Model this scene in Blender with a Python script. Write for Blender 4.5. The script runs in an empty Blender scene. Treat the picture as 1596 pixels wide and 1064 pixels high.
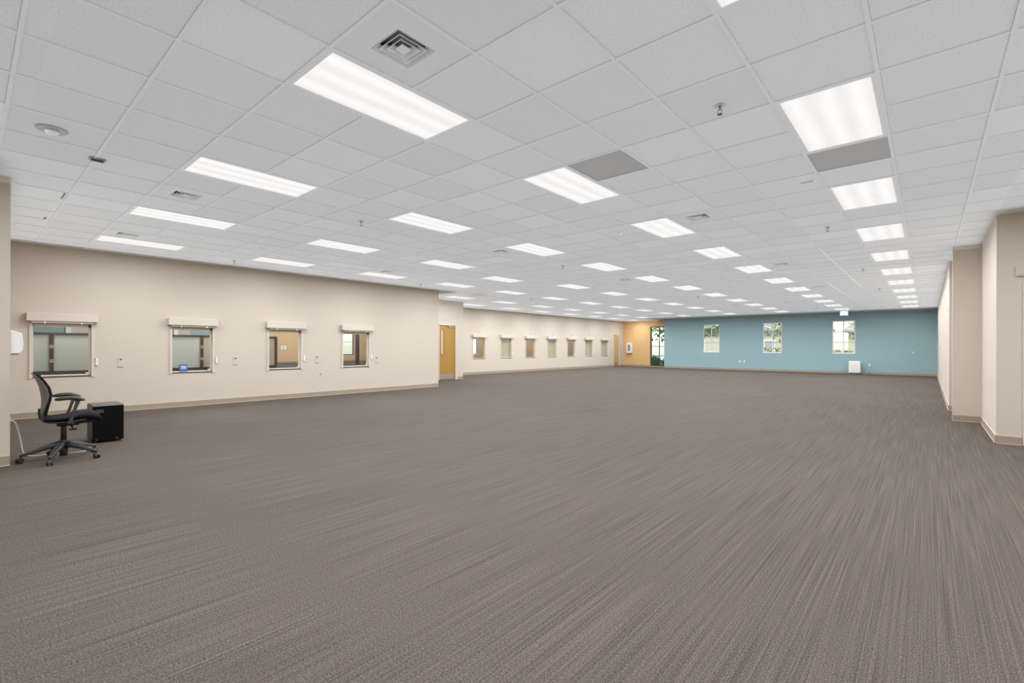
import bpy, bmesh, math, random
from mathutils import Vector, Matrix
random.seed(7)
sc = bpy.context.scene
COL = sc.collection
PI = math.pi

# ------------------------------------------------------------------ camera
F_PX, YAW, HOR, ROLL = 744.99, 0.7162, 540.69, 0.0028
EYE = 1.2686
CZ = 3.049                                   # finished ceiling height
cam_d = bpy.data.cameras.new('camera')
cam = bpy.data.objects.new('camera', cam_d)
COL.objects.link(cam)
cam_d.sensor_fit = 'HORIZONTAL'
cam_d.sensor_width = 36.0
cam_d.lens = F_PX / 1596 * 36
cam_d.shift_y = (HOR - 532) / 1596
cam_d.clip_start = 0.05
cam_d.clip_end = 400
cam.matrix_world = (Matrix.Translation((0, 0, EYE)) @ Matrix.Rotation(YAW, 4, 'Z')
                    @ Matrix.Rotation(PI / 2, 4, 'X') @ Matrix.Rotation(ROLL, 4, 'Z'))
sc.camera = cam

# ------------------------------------------------------------------ world, sun, exposure
world = bpy.data.worlds.new('sky')
sc.world = world
world.use_nodes = True
wn = world.node_tree
wn.nodes.clear()
sky = wn.nodes.new('ShaderNodeTexSky')
sky.sky_type = 'NISHITA'
sky.sun_disc = False
sky.sun_elevation = math.radians(48)
sky.sun_rotation = math.radians(150)
bg = wn.nodes.new('ShaderNodeBackground')
bg.inputs['Strength'].default_value = 0.34
wo = wn.nodes.new('ShaderNodeOutputWorld')
wn.links.new(sky.outputs[0], bg.inputs[0])
wn.links.new(bg.outputs[0], wo.inputs[0])
sun_d = bpy.data.lights.new('sun', 'SUN')
sun_d.energy = 4.0
sun_d.angle = math.radians(0.6)
sun_d.color = (1.0, 0.94, 0.84)
sun = bpy.data.objects.new('sun', sun_d)
sun.rotation_euler = (math.radians(42), 0, math.radians(-35))
sun.location = (0, 0, 20)
COL.objects.link(sun)
sc.view_settings.view_transform = 'Standard'
sc.view_settings.look = 'None'
sc.view_settings.gamma = 1.0
sc.view_settings.use_curve_mapping = False
sc.view_settings.exposure = 0.0
sc.cycles.max_bounces = 8
sc.cycles.diffuse_bounces = 5
sc.cycles.glossy_bounces = 3
sc.cycles.transparent_max_bounces = 12
sc.cycles.caustics_reflective = False
sc.cycles.caustics_refractive = False

DIFFUSER_GLOW = 0.95        # radiance of a lit troffer lens
LAMP_W = 38.0               # downward lamp of each troffer, lens sized
UP_W = 7.6                  # unseen ceiling fill added under each troffer
LAMP_COL = (0.955, 0.982, 1.0)

# ------------------------------------------------------------------ materials
def new_mat(name):
    m = bpy.data.materials.new(name)
    m.use_nodes = True
    nt = m.node_tree
    return m, nt, nt.nodes['Principled BSDF']

def lin(r, g, b):
    f = lambda c: (c / 255) / 12.92 if c <= 10.3 else ((c / 255 + 0.055) / 1.055) ** 2.4
    return (f(r), f(g), f(b), 1)

def plain(name, col, rough=0.6, metal=0.0, spec=0.5, noise=0.0, scale=20, bump=0.0):
    m, nt, b = new_mat(name)
    b.inputs['Base Color'].default_value = col
    b.inputs['Roughness'].default_value = rough
    b.inputs['Metallic'].default_value = metal
    b.inputs['Specular IOR Level'].default_value = spec
    if noise or bump:
        tc = nt.nodes.new('ShaderNodeTexCoord')
        n = nt.nodes.new('ShaderNodeTexNoise')
        n.inputs['Scale'].default_value = scale
        n.inputs['Detail'].default_value = 4
        nt.links.new(tc.outputs['Object'], n.inputs['Vector'])
        if noise:
            hs = nt.nodes.new('ShaderNodeMix')
            hs.data_type = 'RGBA'
            hs.inputs[6].default_value = [c * (1 - noise) for c in col[:3]] + [1]
            hs.inputs[7].default_value = [min(1, c * (1 + noise)) for c in col[:3]] + [1]
            nt.links.new(n.outputs['Fac'], hs.inputs[0])
            nt.links.new(hs.outputs[2], b.inputs['Base Color'])
        if bump:
            bp = nt.nodes.new('ShaderNodeBump')
            bp.inputs['Strength'].default_value = bump
            bp.inputs['Distance'].default_value = 0.002
            nt.links.new(n.outputs['Fac'], bp.inputs['Height'])
            nt.links.new(bp.outputs['Normal'], b.inputs['Normal'])
    return m

def emit_mat(name, col, s):
    m = bpy.data.materials.new(name)
    m.use_nodes = True
    nt = m.node_tree
    nt.nodes.clear()
    e = nt.nodes.new('ShaderNodeEmission')
    e.inputs[0].default_value = col
    e.inputs[1].default_value = s
    o = nt.nodes.new('ShaderNodeOutputMaterial')
    nt.links.new(e.outputs[0], o.inputs[0])
    return m

def glass_mat(name, tint=(0.93, 0.96, 0.95, 1), refl=0.06):
    m = bpy.data.materials.new(name)
    m.use_nodes = True
    nt = m.node_tree
    nt.nodes.clear()
    t = nt.nodes.new('ShaderNodeBsdfTransparent')
    t.inputs[0].default_value = tint
    g = nt.nodes.new('ShaderNodeBsdfGlossy')
    g.inputs['Roughness'].default_value = 0.02
    fr = nt.nodes.new('ShaderNodeFresnel')
    fr.inputs[0].default_value = 1.45
    mx = nt.nodes.new('ShaderNodeMixShader')
    o = nt.nodes.new('ShaderNodeOutputMaterial')
    ge = nt.nodes.new('ShaderNodeNewGeometry')          # reflect at the front face only, a thin pane
    iv = nt.nodes.new('ShaderNodeMath'); iv.operation = 'SUBTRACT'; iv.inputs[0].default_value = 1.0
    nt.links.new(ge.outputs['Backfacing'], iv.inputs[1])
    ml = nt.nodes.new('ShaderNodeMath'); ml.operation = 'MULTIPLY'
    nt.links.new(fr.outputs[0], ml.inputs[0]); nt.links.new(iv.outputs[0], ml.inputs[1])
    nt.links.new(ml.outputs[0], mx.inputs[0])
    nt.links.new(t.outputs[0], mx.inputs[1])
    nt.links.new(g.outputs[0], mx.inputs[2])
    nt.links.new(mx.outputs[0], o.inputs[0])
    return m

def frosted_mat(name, col):
    m = bpy.data.materials.new(name)
    m.use_nodes = True
    nt = m.node_tree
    nt.nodes.clear()
    d = nt.nodes.new('ShaderNodeBsdfDiffuse'); d.inputs[0].default_value = col
    t = nt.nodes.new('ShaderNodeBsdfTranslucent'); t.inputs[0].default_value = col
    mx = nt.nodes.new('ShaderNodeMixShader'); mx.inputs[0].default_value = 0.5
    o = nt.nodes.new('ShaderNodeOutputMaterial')
    nt.links.new(d.outputs[0], mx.inputs[1]); nt.links.new(t.outputs[0], mx.inputs[2]); nt.links.new(mx.outputs[0], o.inputs[0])
    return m

def carpet_mat():
    m, nt, b = new_mat('carpet_pile')
    L = nt.links
    tc = nt.nodes.new('ShaderNodeTexCoord')
    def stretched(sx, sy, detail, rough=0.6):
        mp = nt.nodes.new('ShaderNodeMapping')
        mp.inputs['Scale'].default_value = (sx, sy, 1)
        L.new(tc.outputs['Object'], mp.inputs['Vector'])
        n = nt.nodes.new('ShaderNodeTexNoise')
        n.inputs['Scale'].default_value = 1.0
        n.inputs['Detail'].default_value = detail
        n.inputs['Roughness'].default_value = rough
        L.new(mp.outputs[0], n.inputs['Vector'])
        return n.outputs['Fac']
    rows = stretched(150, 0.8, 1, 0.6)       # tufted rows running the length of the room
    bands = stretched(62, 0.7, 1)
    fuzz = stretched(210, 120, 2, 0.8)
    big = stretched(0.35, 0.25, 2)
    def mul(a, k):
        x = nt.nodes.new('ShaderNodeMath'); x.operation = 'MULTIPLY'
        L.new(a, x.inputs[0]); x.inputs[1].default_value = k
        return x.outputs[0]
    def add(a, c):
        x = nt.nodes.new('ShaderNodeMath'); x.operation = 'ADD'
        L.new(a, x.inputs[0]); L.new(c, x.inputs[1])
        return x.outputs[0]
    s = add(add(mul(rows, 0.19), mul(bands, 0.07)), add(mul(fuzz, 0.69), mul(big, 0.05)))
    cr = nt.nodes.new('ShaderNodeValToRGB')
    e = cr.color_ramp.elements
    e[0].position = 0.33; e[0].color = (0.022, 0.018, 0.015, 1)
    e[1].position = 0.68; e[1].color = (0.250, 0.204, 0.174, 1)
    k = cr.color_ramp.elements.new(0.5); k.color = (0.108, 0.0885, 0.076, 1)
    L.new(s, cr.inputs[0])
    L.new(cr.outputs[0], b.inputs['Base Color'])
    b.inputs['Roughness'].default_value = 1.0
    b.inputs['Specular IOR Level'].default_value = 0.05
    bp = nt.nodes.new('ShaderNodeBump')
    bp.inputs['Strength'].default_value = 0.4
    bp.inputs['Distance'].default_value = 0.003
    L.new(add(mul(rows, 0.6), mul(fuzz, 0.5)), bp.inputs['Height'])
    L.new(bp.outputs['Normal'], b.inputs['Normal'])
    return m

def tile_mat():
    m, nt, b = new_mat('mineral_fibre_tile')
    L = nt.links
    geo = nt.nodes.new('ShaderNodeNewGeometry')
    n = nt.nodes.new('ShaderNodeTexNoise')
    n.inputs['Scale'].default_value = 95
    n.inputs['Detail'].default_value = 3
    n.inputs['Roughness'].default_value = 0.7
    L.new(geo.outputs['Position'], n.inputs['Vector'])
    oi = nt.nodes.new('ShaderNodeObjectInfo')
    cr = nt.nodes.new('ShaderNodeValToRGB')
    e = cr.color_ramp.elements
    e[0].position = 0.30; e[0].color = (0.68, 0.70, 0.72, 1)
    e[1].position = 0.55; e[1].color = (0.80, 0.825, 0.85, 1)
    L.new(n.outputs['Fac'], cr.inputs[0])
    rv = nt.nodes.new('ShaderNodeMapRange')
    rv.inputs['To Min'].default_value = 0.96
    rv.inputs['To Max'].default_value = 1.03
    L.new(oi.outputs['Random'], rv.inputs['Value'])
    mx = nt.nodes.new('ShaderNodeMix'); mx.data_type = 'RGBA'; mx.blend_type = 'MULTIPLY'
    mx.inputs[0].default_value = 1.0
    L.new(cr.outputs[0], mx.inputs[6]); L.new(rv.outputs[0], mx.inputs[7])
    L.new(mx.outputs[2], b.inputs['Base Color'])
    b.inputs['Roughness'].default_value = 0.95
    b.inputs['Specular IOR Level'].default_value = 0.1
    bp = nt.nodes.new('ShaderNodeBump')
    bp.inputs['Strength'].default_value = 0.25
    bp.inputs['Distance'].default_value = 0.003
    L.new(n.outputs['Fac'], bp.inputs['Height'])
    L.new(bp.outputs['Normal'], b.inputs['Normal'])
    return m

def lens_mat():
    """Prismatic troffer lens: three fluorescent tubes glow through it as soft long bands."""
    m = bpy.data.materials.new('lit_prismatic_lens')
    m.use_nodes = True
    nt = m.node_tree
    nt.nodes.clear()
    L = nt.links
    tc = nt.nodes.new('ShaderNodeTexCoord')
    sp = nt.nodes.new('ShaderNodeSeparateXYZ')
    L.new(tc.outputs['Object'], sp.inputs[0])
    a = nt.nodes.new('ShaderNodeMath'); a.operation = 'MULTIPLY'; a.inputs[1].default_value = 2 * PI / 0.185
    L.new(sp.outputs['X'], a.inputs[0])
    c = nt.nodes.new('ShaderNodeMath'); c.operation = 'COSINE'
    L.new(a.outputs[0], c.inputs[0])
    mp = nt.nodes.new('ShaderNodeMapping'); mp.inputs['Scale'].default_value = (9, 2.2, 1)
    L.new(tc.outputs['Object'], mp.inputs[0])
    n = nt.nodes.new('ShaderNodeTexNoise'); n.inputs['Scale'].default_value = 1.0
    L.new(mp.outputs[0], n.inputs['Vector'])
    s1 = nt.nodes.new('ShaderNodeMath'); s1.operation = 'MULTIPLY_ADD'
    s1.inputs[1].default_value = 0.055 * DIFFUSER_GLOW; s1.inputs[2].default_value = DIFFUSER_GLOW * 0.93
    L.new(c.outputs[0], s1.inputs[0])
    s2 = nt.nodes.new('ShaderNodeMath'); s2.operation = 'MULTIPLY_ADD'
    s2.inputs[1].default_value = 0.12 * DIFFUSER_GLOW
    L.new(n.outputs['Fac'], s2.inputs[0]); L.new(s1.outputs[0], s2.inputs[2])
    e = nt.nodes.new('ShaderNodeEmission')
    e.inputs[0].default_value = (1.0, 0.985, 0.975, 1)
    L.new(s2.outputs[0], e.inputs[1])
    o = nt.nodes.new('ShaderNodeOutputMaterial')
    L.new(e.outputs[0], o.inputs[0])
    return m

def wood_mat(name, c1, c2, rough=0.35):
    m, nt, b = new_mat(name)
    L = nt.links
    tc = nt.nodes.new('ShaderNodeTexCoord')
    mp = nt.nodes.new('ShaderNodeMapping'); mp.inputs['Scale'].default_value = (14, 14, 1.2)
    L.new(tc.outputs['Object'], mp.inputs[0])
    n = nt.nodes.new('ShaderNodeTexNoise'); n.inputs['Scale'].default_value = 1.5; n.inputs['Detail'].default_value = 6
    L.new(mp.outputs[0], n.inputs['Vector'])
    mx = nt.nodes.new('ShaderNodeMix'); mx.data_type = 'RGBA'
    mx.inputs[6].default_value = c1; mx.inputs[7].default_value = c2
    L.new(n.outputs['Fac'], mx.inputs[0]); L.new(mx.outputs[2], b.inputs['Base Color'])
    b.inputs['Roughness'].default_value = rough
    return m

M = {}
M['carpet'] = carpet_mat()
M['tile'] = tile_mat()
M['lens'] = lens_mat()
M['wall'] = plain('beige_paint', (0.59, 0.517, 0.44, 1), 0.75, noise=0.02, scale=1.2, bump=0.05)
M['blue'] = plain('blue_paint', (0.29, 0.43, 0.47, 1), 0.7, noise=0.02, scale=1.2)
M['orange'] = plain('orange_paint', (0.68, 0.43, 0.195, 1), 0.7, noise=0.02, scale=1.2)
M['teal'] = plain('teal_paint', (0.33, 0.41, 0.39, 1), 0.7)
M['tan'] = plain('tan_paint', (0.60, 0.39, 0.22, 1), 0.7)
M['base'] = plain('taupe_vinyl', (0.345, 0.28, 0.205, 1), 0.5)
M['basecap'] = plain('pale_vinyl_lip', (0.62, 0.54, 0.44, 1), 0.6)
M['trim'] = plain('cream_trim_paint', (0.62, 0.56, 0.485, 1), 0.5)
M['grid'] = plain('white_grid_paint', (0.76, 0.785, 0.81, 1), 0.5)
M['gridbright'] = plain('caught_light_and_rim_white', (0.93, 0.93, 0.93, 1), 0.3)  # lens rims, and the light caught by some grid bars
M['plenum'] = plain('dark_plenum', (0.25, 0.25, 0.25, 1), 0.9)
M['fixture'] = plain('white_enamel', (0.78, 0.78, 0.78, 1), 0.35)
M['greypanel'] = plain('grey_metal_panel', (0.41, 0.415, 0.42, 1), 0.35, metal=0.25)
M['smoothpanel'] = plain('smooth_white_panel', (0.72, 0.742, 0.765, 1), 0.5)
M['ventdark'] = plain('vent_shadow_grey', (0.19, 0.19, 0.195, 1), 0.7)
M['white'] = plain('white_plastic', (0.80, 0.79, 0.77, 1), 0.4)
M['offwhite'] = plain('offwhite_plastic', (0.70, 0.66, 0.60, 1), 0.4)
M['grey'] = plain('grey_plastic', (0.30, 0.30, 0.31, 1), 0.45)
M['chrome'] = plain('brushed_steel', (0.50, 0.50, 0.50, 1), 0.35, metal=0.9)
M['black'] = plain('black_plastic', (0.020, 0.020, 0.022, 1), 0.45)
M['glossblack'] = plain('gloss_black_enamel', (0.004, 0.004, 0.0045, 1), 0.12, spec=0.22)
M['fabric'] = plain('black_seat_fabric', (0.011, 0.012, 0.016, 1), 0.9, spec=0.2, noise=0.3, scale=220, bump=0.4)
M['graphite'] = plain('graphite_plastic', (0.040, 0.040, 0.042, 1), 0.42)
M['shell'] = plain('taupe_back_shell', (0.17, 0.145, 0.125, 1), 0.5, noise=0.15, scale=300, bump=0.3)
M['armpad'] = plain('brown_black_arm_pad', (0.035, 0.028, 0.027, 1), 0.55)
M['darkbrown'] = plain('dark_brown_laminate', (0.045, 0.026, 0.020, 1), 0.4)
M['bronze'] = plain('dark_bronze_frame', (0.035, 0.035, 0.038, 1), 0.5)
M['frost'] = frosted_mat('frosted_glass', (0.58, 0.595, 0.56, 1))
M['beigefrost'] = frosted_mat('beige_frosted_glass', (0.60, 0.52, 0.44, 1))
M['glass'] = glass_mat('clear_glass')
M['blind'] = plain('cream_roller_blind', (0.60, 0.47, 0.32, 1), 0.8)
M['bluesign'] = plain('blue_card', (0.045, 0.075, 0.30, 1), 0.5)
M['palesign'] = plain('pale_blue_print', (0.30, 0.42, 0.72, 1), 0.5)
M['doorwood'] = wood_mat('golden_oak_veneer', (0.36, 0.19, 0.035, 1), (0.44, 0.245, 0.058, 1))
M['doortan'] = wood_mat('pale_oak_veneer', (0.46, 0.33, 0.13, 1), (0.54, 0.40, 0.18, 1))
M['cord'] = plain('white_cord_rubber', (0.72, 0.68, 0.62, 1), 0.5)
M['rubber'] = plain('dark_rubber', (0.03, 0.03, 0.03, 1), 0.7)
M['exitface'] = plain('exit_sign_acrylic', (0.24, 0.34, 0.37, 1), 0.25)
M['exittext'] = plain('exit_sign_letters', (0.50, 0.60, 0.62, 1), 0.4)
M['housepane'] = plain('house_window_glass', (0.30, 0.33, 0.31, 1), 0.2)
M['grass'] = plain('lawn_green', (0.16, 0.24, 0.055, 1), 0.9, noise=0.4, scale=3)
M['pave'] = plain('pale_concrete', (0.55, 0.52, 0.46, 1), 0.9, noise=0.1, scale=4)
M['stucco'] = plain('pale_stucco', (0.46, 0.42, 0.31, 1), 0.9, noise=0.05, scale=3)
M['roof'] = plain('grey_shingle', (0.34, 0.29, 0.25, 1), 0.9)
M['leaf'] = plain('tree_leaf', (0.20, 0.30, 0.10, 1), 0.7, noise=0.5, scale=1.5)
M['leaflight'] = plain('pale_tree_leaf', (0.36, 0.44, 0.22, 1), 0.7, noise=0.4, scale=1.5)
M['bark'] = plain('tree_bark', (0.16, 0.12, 0.085, 1), 0.9)

# ------------------------------------------------------------------ mesh helpers
def bx(bm, x0, x1, y0, y1, z0, z1):
    if x0 > x1: x0, x1 = x1, x0
    if y0 > y1: y0, y1 = y1, y0
    if z0 > z1: z0, z1 = z1, z0
    v = [bm.verts.new(p) for p in ((x0, y0, z0), (x1, y0, z0), (x1, y1, z0), (x0, y1, z0),
                                   (x0, y0, z1), (x1, y0, z1), (x1, y1, z1), (x0, y1, z1))]
    for f in ((0, 3, 2, 1), (4, 5, 6, 7), (0, 1, 5, 4), (1, 2, 6, 5), (2, 3, 7, 6), (3, 0, 4, 7)):
        bm.faces.new([v[i] for i in f])
    return v

def box_bm(*a):
    bm = bmesh.new(); bx(bm, *a); return bm

def cyl(bm, p0, p1, r0, r1=None, n=16, cap=True):
    r1 = r0 if r1 is None else r1
    p0, p1 = Vector(p0), Vector(p1)
    d = (p1 - p0).normalized()
    a = d.orthogonal().normalized(); b = d.cross(a)
    A, B = [], []
    for i in range(n):
        t = 2 * PI * i / n
        o = a * math.cos(t) + b * math.sin(t)
        A.append(bm.verts.new(p0 + o * r0)); B.append(bm.verts.new(p1 + o * r1))
    for i in range(n):
        j = (i + 1) % n
        bm.faces.new((A[i], A[j], B[j], B[i]))
    if cap:
        bm.faces.new(A[::-1]); bm.faces.new(B)

def tube(bm, pts, r, n=8):
    pts = [Vector(p) for p in pts]
    rings = []
    prev = None
    for i, p in enumerate(pts):
        d = (pts[min(i + 1, len(pts) - 1)] - pts[max(i - 1, 0)]).normalized()
        a = d.orthogonal().normalized() if prev is None else (prev - d * prev.dot(d)).normalized()
        prev = a
        b = d.cross(a)
        rr = r[i] if isinstance(r, (list, tuple)) else r
        rings.append([bm.verts.new(p + (a * math.cos(2 * PI * k / n) + b * math.sin(2 * PI * k / n)) * rr) for k in range(n)])
    for A, B in zip(rings, rings[1:]):
        for k in range(n):
            j = (k + 1) % n
            bm.faces.new((A[k], A[j], B[j], B[k]))
    bm.faces.new(rings[0][::-1]); bm.faces.new(rings[-1])

def smooth_pts(pts, n=8):
    """Catmull-Rom through the points."""
    P = [Vector(p) for p in pts]
    P = [P[0] * 2 - P[1]] + P + [P[-1] * 2 - P[-2]]
    out = []
    for i in range(1, len(P) - 2):
        for k in range(n):
            t = k / n
            a, b, c, d = P[i - 1], P[i], P[i + 1], P[i + 2]
            out.append(0.5 * ((2 * b) + (c - a) * t + (2 * a - 5 * b + 4 * c - d) * t * t + (3 * b - a - 3 * c + d) * t ** 3))
    out.append(P[-2])
    return out

def lathe(bm, prof, n=24, center=(0, 0, 0)):
    cx, cy, cz = center
    rings = []
    for r, z in prof:
        rings.append([bm.verts.new((cx + r * math.cos(2 * PI * k / n), cy + r * math.sin(2 * PI * k / n), cz + z)) for k in range(n)])
    for A, B in zip(rings, rings[1:]):
        for k in range(n):
            j = (k + 1) % n
            bm.faces.new((A[k], A[j], B[j], B[k]))
    bm.faces.new(rings[0][::-1]); bm.faces.new(rings[-1])

def mesh_of(name, bm, mat, bevel=0.0, smooth=False, seg=2):
    if bevel:
        bmesh.ops.bevel(bm, geom=list(bm.edges), offset=bevel, segments=seg, affect='EDGES', profile=0.5, clamp_overlap=True)
    bmesh.ops.recalc_face_normals(bm, faces=bm.faces)
    me = bpy.data.meshes.new(name)
    bm.to_mesh(me); bm.free()
    me.materials.append(mat)
    if smooth:
        for p in me.polygons: p.use_smooth = True
    return me

def link(name, me, parent=None, loc=None):
    o = bpy.data.objects.new(name, me)
    COL.objects.link(o)
    if parent is not None: o.parent = parent
    if loc is not None: o.location = loc
    return o

def obj(name, bm, mat, parent=None, bevel=0.0, smooth=False, label=None, loc=None, seg=2):
    o = link(name, mesh_of(name, bm, mat, bevel, smooth, seg), parent, loc)
    if label: o['label'] = label
    return o

def tag(o, label, cat, group=None, kind=None):
    o['label'] = label; o['category'] = cat
    if group: o['group'] = group
    if kind: o['kind'] = kind
    return o

def thing(name, label, cat, loc=(0, 0, 0), rz=0.0, group=None, kind=None):
    o = bpy.data.objects.new(name, None)
    COL.objects.link(o)
    o.location = loc; o.rotation_euler = (0, 0, rz)
    o.empty_display_size = 0.1
    return tag(o, label, cat, group, kind)

def copy_tree(o, parent=None):
    c = o.copy(); COL.objects.link(c)
    c.parent = parent
    for ch in list(o.children):
        copy_tree(ch, c)
    return c

def wall(name, axis, at, thick, u0, u1, z0, z1, mat, openings=(), label=None, parent=None):
    """A wall slab with real openings. axis 'x': the face lies at x=at and u runs along y; 'y' the other way. The slab goes from at to at+thick."""
    us = sorted({u0, u1, *[a for o in openings for a in o[:2]]})
    zs = sorted({z0, z1, *[a for o in openings for a in o[2:]]})
    hole = lambda i, j: any(o[0] <= us[i] and us[i + 1] <= o[1] and o[2] <= zs[j] and zs[j + 1] <= o[3] for o in openings)
    bm = bmesh.new()
    V = {}
    def vt(i, j, s):
        k = (i, j, s)
        if k not in V:
            w = at + (thick if s else 0)
            V[k] = bm.verts.new((w, us[i], zs[j]) if axis == 'x' else (us[i], w, zs[j]))
        return V[k]
    nu, nz = len(us) - 1, len(zs) - 1
    for i in range(nu):
        for j in range(nz):
            if hole(i, j): continue
            for s in (0, 1):
                bm.faces.new((vt(i, j, s), vt(i + 1, j, s), vt(i + 1, j + 1, s), vt(i, j + 1, s)))
            for di, dj, a, b in ((-1, 0, (i, j), (i, j + 1)), (1, 0, (i + 1, j), (i + 1, j + 1)), (0, -1, (i, j), (i + 1, j)), (0, 1, (i, j + 1), (i + 1, j + 1))):
                ii, jj = i + di, j + dj
                if not (0 <= ii < nu and 0 <= jj < nz) or hole(ii, jj):
                    bm.faces.new((vt(*a, 0), vt(*b, 0), vt(*b, 1), vt(*a, 1)))
    o = obj(name, bm, mat, parent)
    if parent is None:
        tag(o, label, 'wall', kind='structure')
    return o

# ------------------------------------------------------------------ the room shell
XL, XD, XF = -11.83, -13.96, -15.92          # left wall, door alcove wall, far left wall
YB, YO = 29.06, 30.0                         # blue wall, orange wall
XR, XP = 0.325, 0.69                         # right wall, pier face
WT = 3.20                                    # wall tops run up behind the ceiling

FLOOR = obj('floor', box_bm(-40.5, 3.2, -4.4, 46.0, -0.12, 0.0), M['carpet'])
tag(FLOOR, 'grey-brown carpet with fine streaks running the length of the room', 'floor', kind='structure')

SVC = [(0.80, 1.58), (2.85, 3.59), (4.78, 5.55), (6.69, 7.475)]
wall('wall_left', 'x', XL, -0.12, 0.30, 10.0, 0, WT, M['wall'], [(a, b, 0.70, 1.66) for a, b in SVC],
     'beige wall with four shuttered service windows behind the office chair')
wall('wall_left_return', 'y', 10.0, -0.12, XD - 0.12, XL - 0.12, 0, WT, M['wall'], label='short return wall beside the golden oak door')
wall('wall_left_door', 'x', XD, -0.12, 9.88, 13.07, 0, WT, M['wall'], [(11.80, 12.70, 0, 2.14)],
     'narrow beige wall that holds the golden oak door')
wall('wall_left_step', 'y', 13.07, -0.12, XF - 0.12, XD - 0.12, 0, WT, M['wall'], label='hidden step between the door wall and far wall')
FAR = [(15.54, 16.31), (17.46, 18.23), (19.39, 20.16), (21.31, 22.08), (23.24, 24.01), (25.15, 25.94), (27.06, 27.86)]
wall('wall_left_far', 'x', XF, -0.12, 13.07, YO, 0, WT, M['wall'], [(a, b, 0.70, 1.68) for a, b in FAR] + [(28.66, 29.46, 0, 2.14)],
     'far pale beige wall with seven small service windows')
wall('wall_orange', 'y', YO, 0.15, XF - 0.12, -12.41, 0, WT, M['orange'], [(-13.93, -12.74, 0.04, 2.64)],
     'short orange wall beside the tall bronze window')
wall('wall_blue_return', 'x', -12.56, 0.15, YB + 0.15, YO, 0, WT, M['blue'], label='return of the blue wall into the orange nook')
BLUEW = [(-10.17, -9.20), (-6.92, -5.95), (-3.70, -2.72)]
wall('wall_blue', 'y', YB, 0.15, -12.56, XR + 0.15, 0, WT, M['blue'], [(a, b, 0.99, 2.65) for a, b in BLUEW],
     'long blue end wall with three white six-pane windows')
wall('wall_right', 'x', XR, 0.15, 13.2, YB, 0, WT, M['wall'], label='long beige side wall running down to the blue wall')
wall('wall_right_recess', 'y', 13.2, 0.15, XR + 0.15, 1.5, 0, WT, M['wall'], label='recess side facing the viewer beyond the beige pier')
wall('wall_right_inner', 'x', 1.5, 0.15, 11.5, 13.35, 0, WT, M['wall'], label='back of the narrow recess beyond the pier')
wall('wall_right_pier', 'y', 11.4, 0.12, XR, 1.65, 0, WT, M['wall'], label='shaded beige pier face between side wall and bright narrow wall')
wall('wall_right_side', 'x', XP, 0.15, 9.1, 11.4, 0, WT, M['wall'], label='bright narrow wall between two beige pier faces')
wall('wall_right_near', 'y', 9.1, 0.15, XP + 0.15, 3.2, 0, WT, M['wall'], label='nearest beige wall face with the small alarm box')
wall('wall_pier', 'x', -7.34, -0.15, -4.2, 0.33, 0, WT, M['wall'], label='beige wall end beside the chair')
wall('wall_nook', 'y', 0.33, -0.15, XL - 0.12, -7.49, 0, WT, M['wall'], label='hidden wall behind the chair holding the dispenser')
wall('wall_back', 'y', -4.2, -0.15, -7.5, 3.2, 0, WT, M['wall'], label='wall behind the viewpoint')
wall('wall_right_back', 'x', 3.05, 0.15, -4.2, 9.1, 0, WT, M['wall'], label='side wall behind the viewpoint')

# floor-to-ceiling regions of the room (x0, x1, y0, y1)
RECTS = [(XL, XR, 0.33, YB), (XD, XL, 10.0, YB), (XF, XD, 13.07, YO), (XD, -12.56, YB, YO), (-7.34, XR, -4.2, 0.33),
         (XR, XP, -4.2, 11.4), (XP, 3.05, -4.2, 9.1), (XR, 1.5, 11.52, 13.2)]

# ---------------------------------------------------------------- baseboards
def baseboard(name, axis, at, side, u0, u1, label):
    """Vinyl base 0.1 high standing proud of the wall towards side, with a pale lip at its top and toe."""
    bm = bmesh.new()
    d0, d1 = at, at + side * 0.012
    def b(u0, u1, z0, z1, d):
        if axis == 'x': bx(bm, at, at + side * d, u0, u1, z0, z1)
        else: bx(bm, u0, u1, at, at + side * d, z0, z1)
    b(u0, u1, 0.0, 0.104, 0.010)
    o = tag(obj(name, bm, M['base']), label, 'baseboard', kind='structure')
    bm = bmesh.new()
    b(u0, u1, 0.0, 0.008, 0.016)
    b(u0, u1, 0.104, 0.109, 0.011)
    obj('lip', bm, M['basecap'], o)

baseboard('baseboard_left', 'x', XL, 1, 0.33, 10.0, 'taupe baseboard along the wall with four service windows')
baseboard('baseboard_left_door', 'x', XD, 1, 12.80, 13.07, 'short taupe baseboard right of the golden oak door')
baseboard('baseboard_left_far', 'x', XF, 1, 13.07, 28.60, 'taupe baseboard along the far wall of seven windows')
baseboard('baseboard_left_corner', 'x', XF, 1, 29.52, YO, 'short baseboard between the pale door and orange wall')
baseboard('baseboard_orange', 'y', YO, -1, XF, -13.97, 'taupe baseboard under the orange wall')
baseboard('baseboard_blue', 'y', YB, -1, -12.55, XR, 'taupe baseboard along the blue wall')
baseboard('baseboard_right', 'x', XR, -1, 13.2, YB, 'taupe baseboard along the long right wall')
baseboard('baseboard_right_recess', 'y', 13.2, -1, XR, 1.5, 'baseboard inside the narrow recess past the pier')
baseboard('baseboard_right_pier', 'y', 11.4, -1, XR, XP, 'taupe baseboard on the shaded pier face')
baseboard('baseboard_right_side', 'x', XP, -1, 9.1, 11.4, 'taupe baseboard on the bright narrow wall')
baseboard('baseboard_right_near', 'y', 9.1, -1, XP, 0.93, 'taupe baseboard on the nearest right wall face')
baseboard('baseboard_pier', 'x', -7.34, 1, -4.2, 0.33, 'taupe baseboard on the wall end beside the chair')
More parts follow.
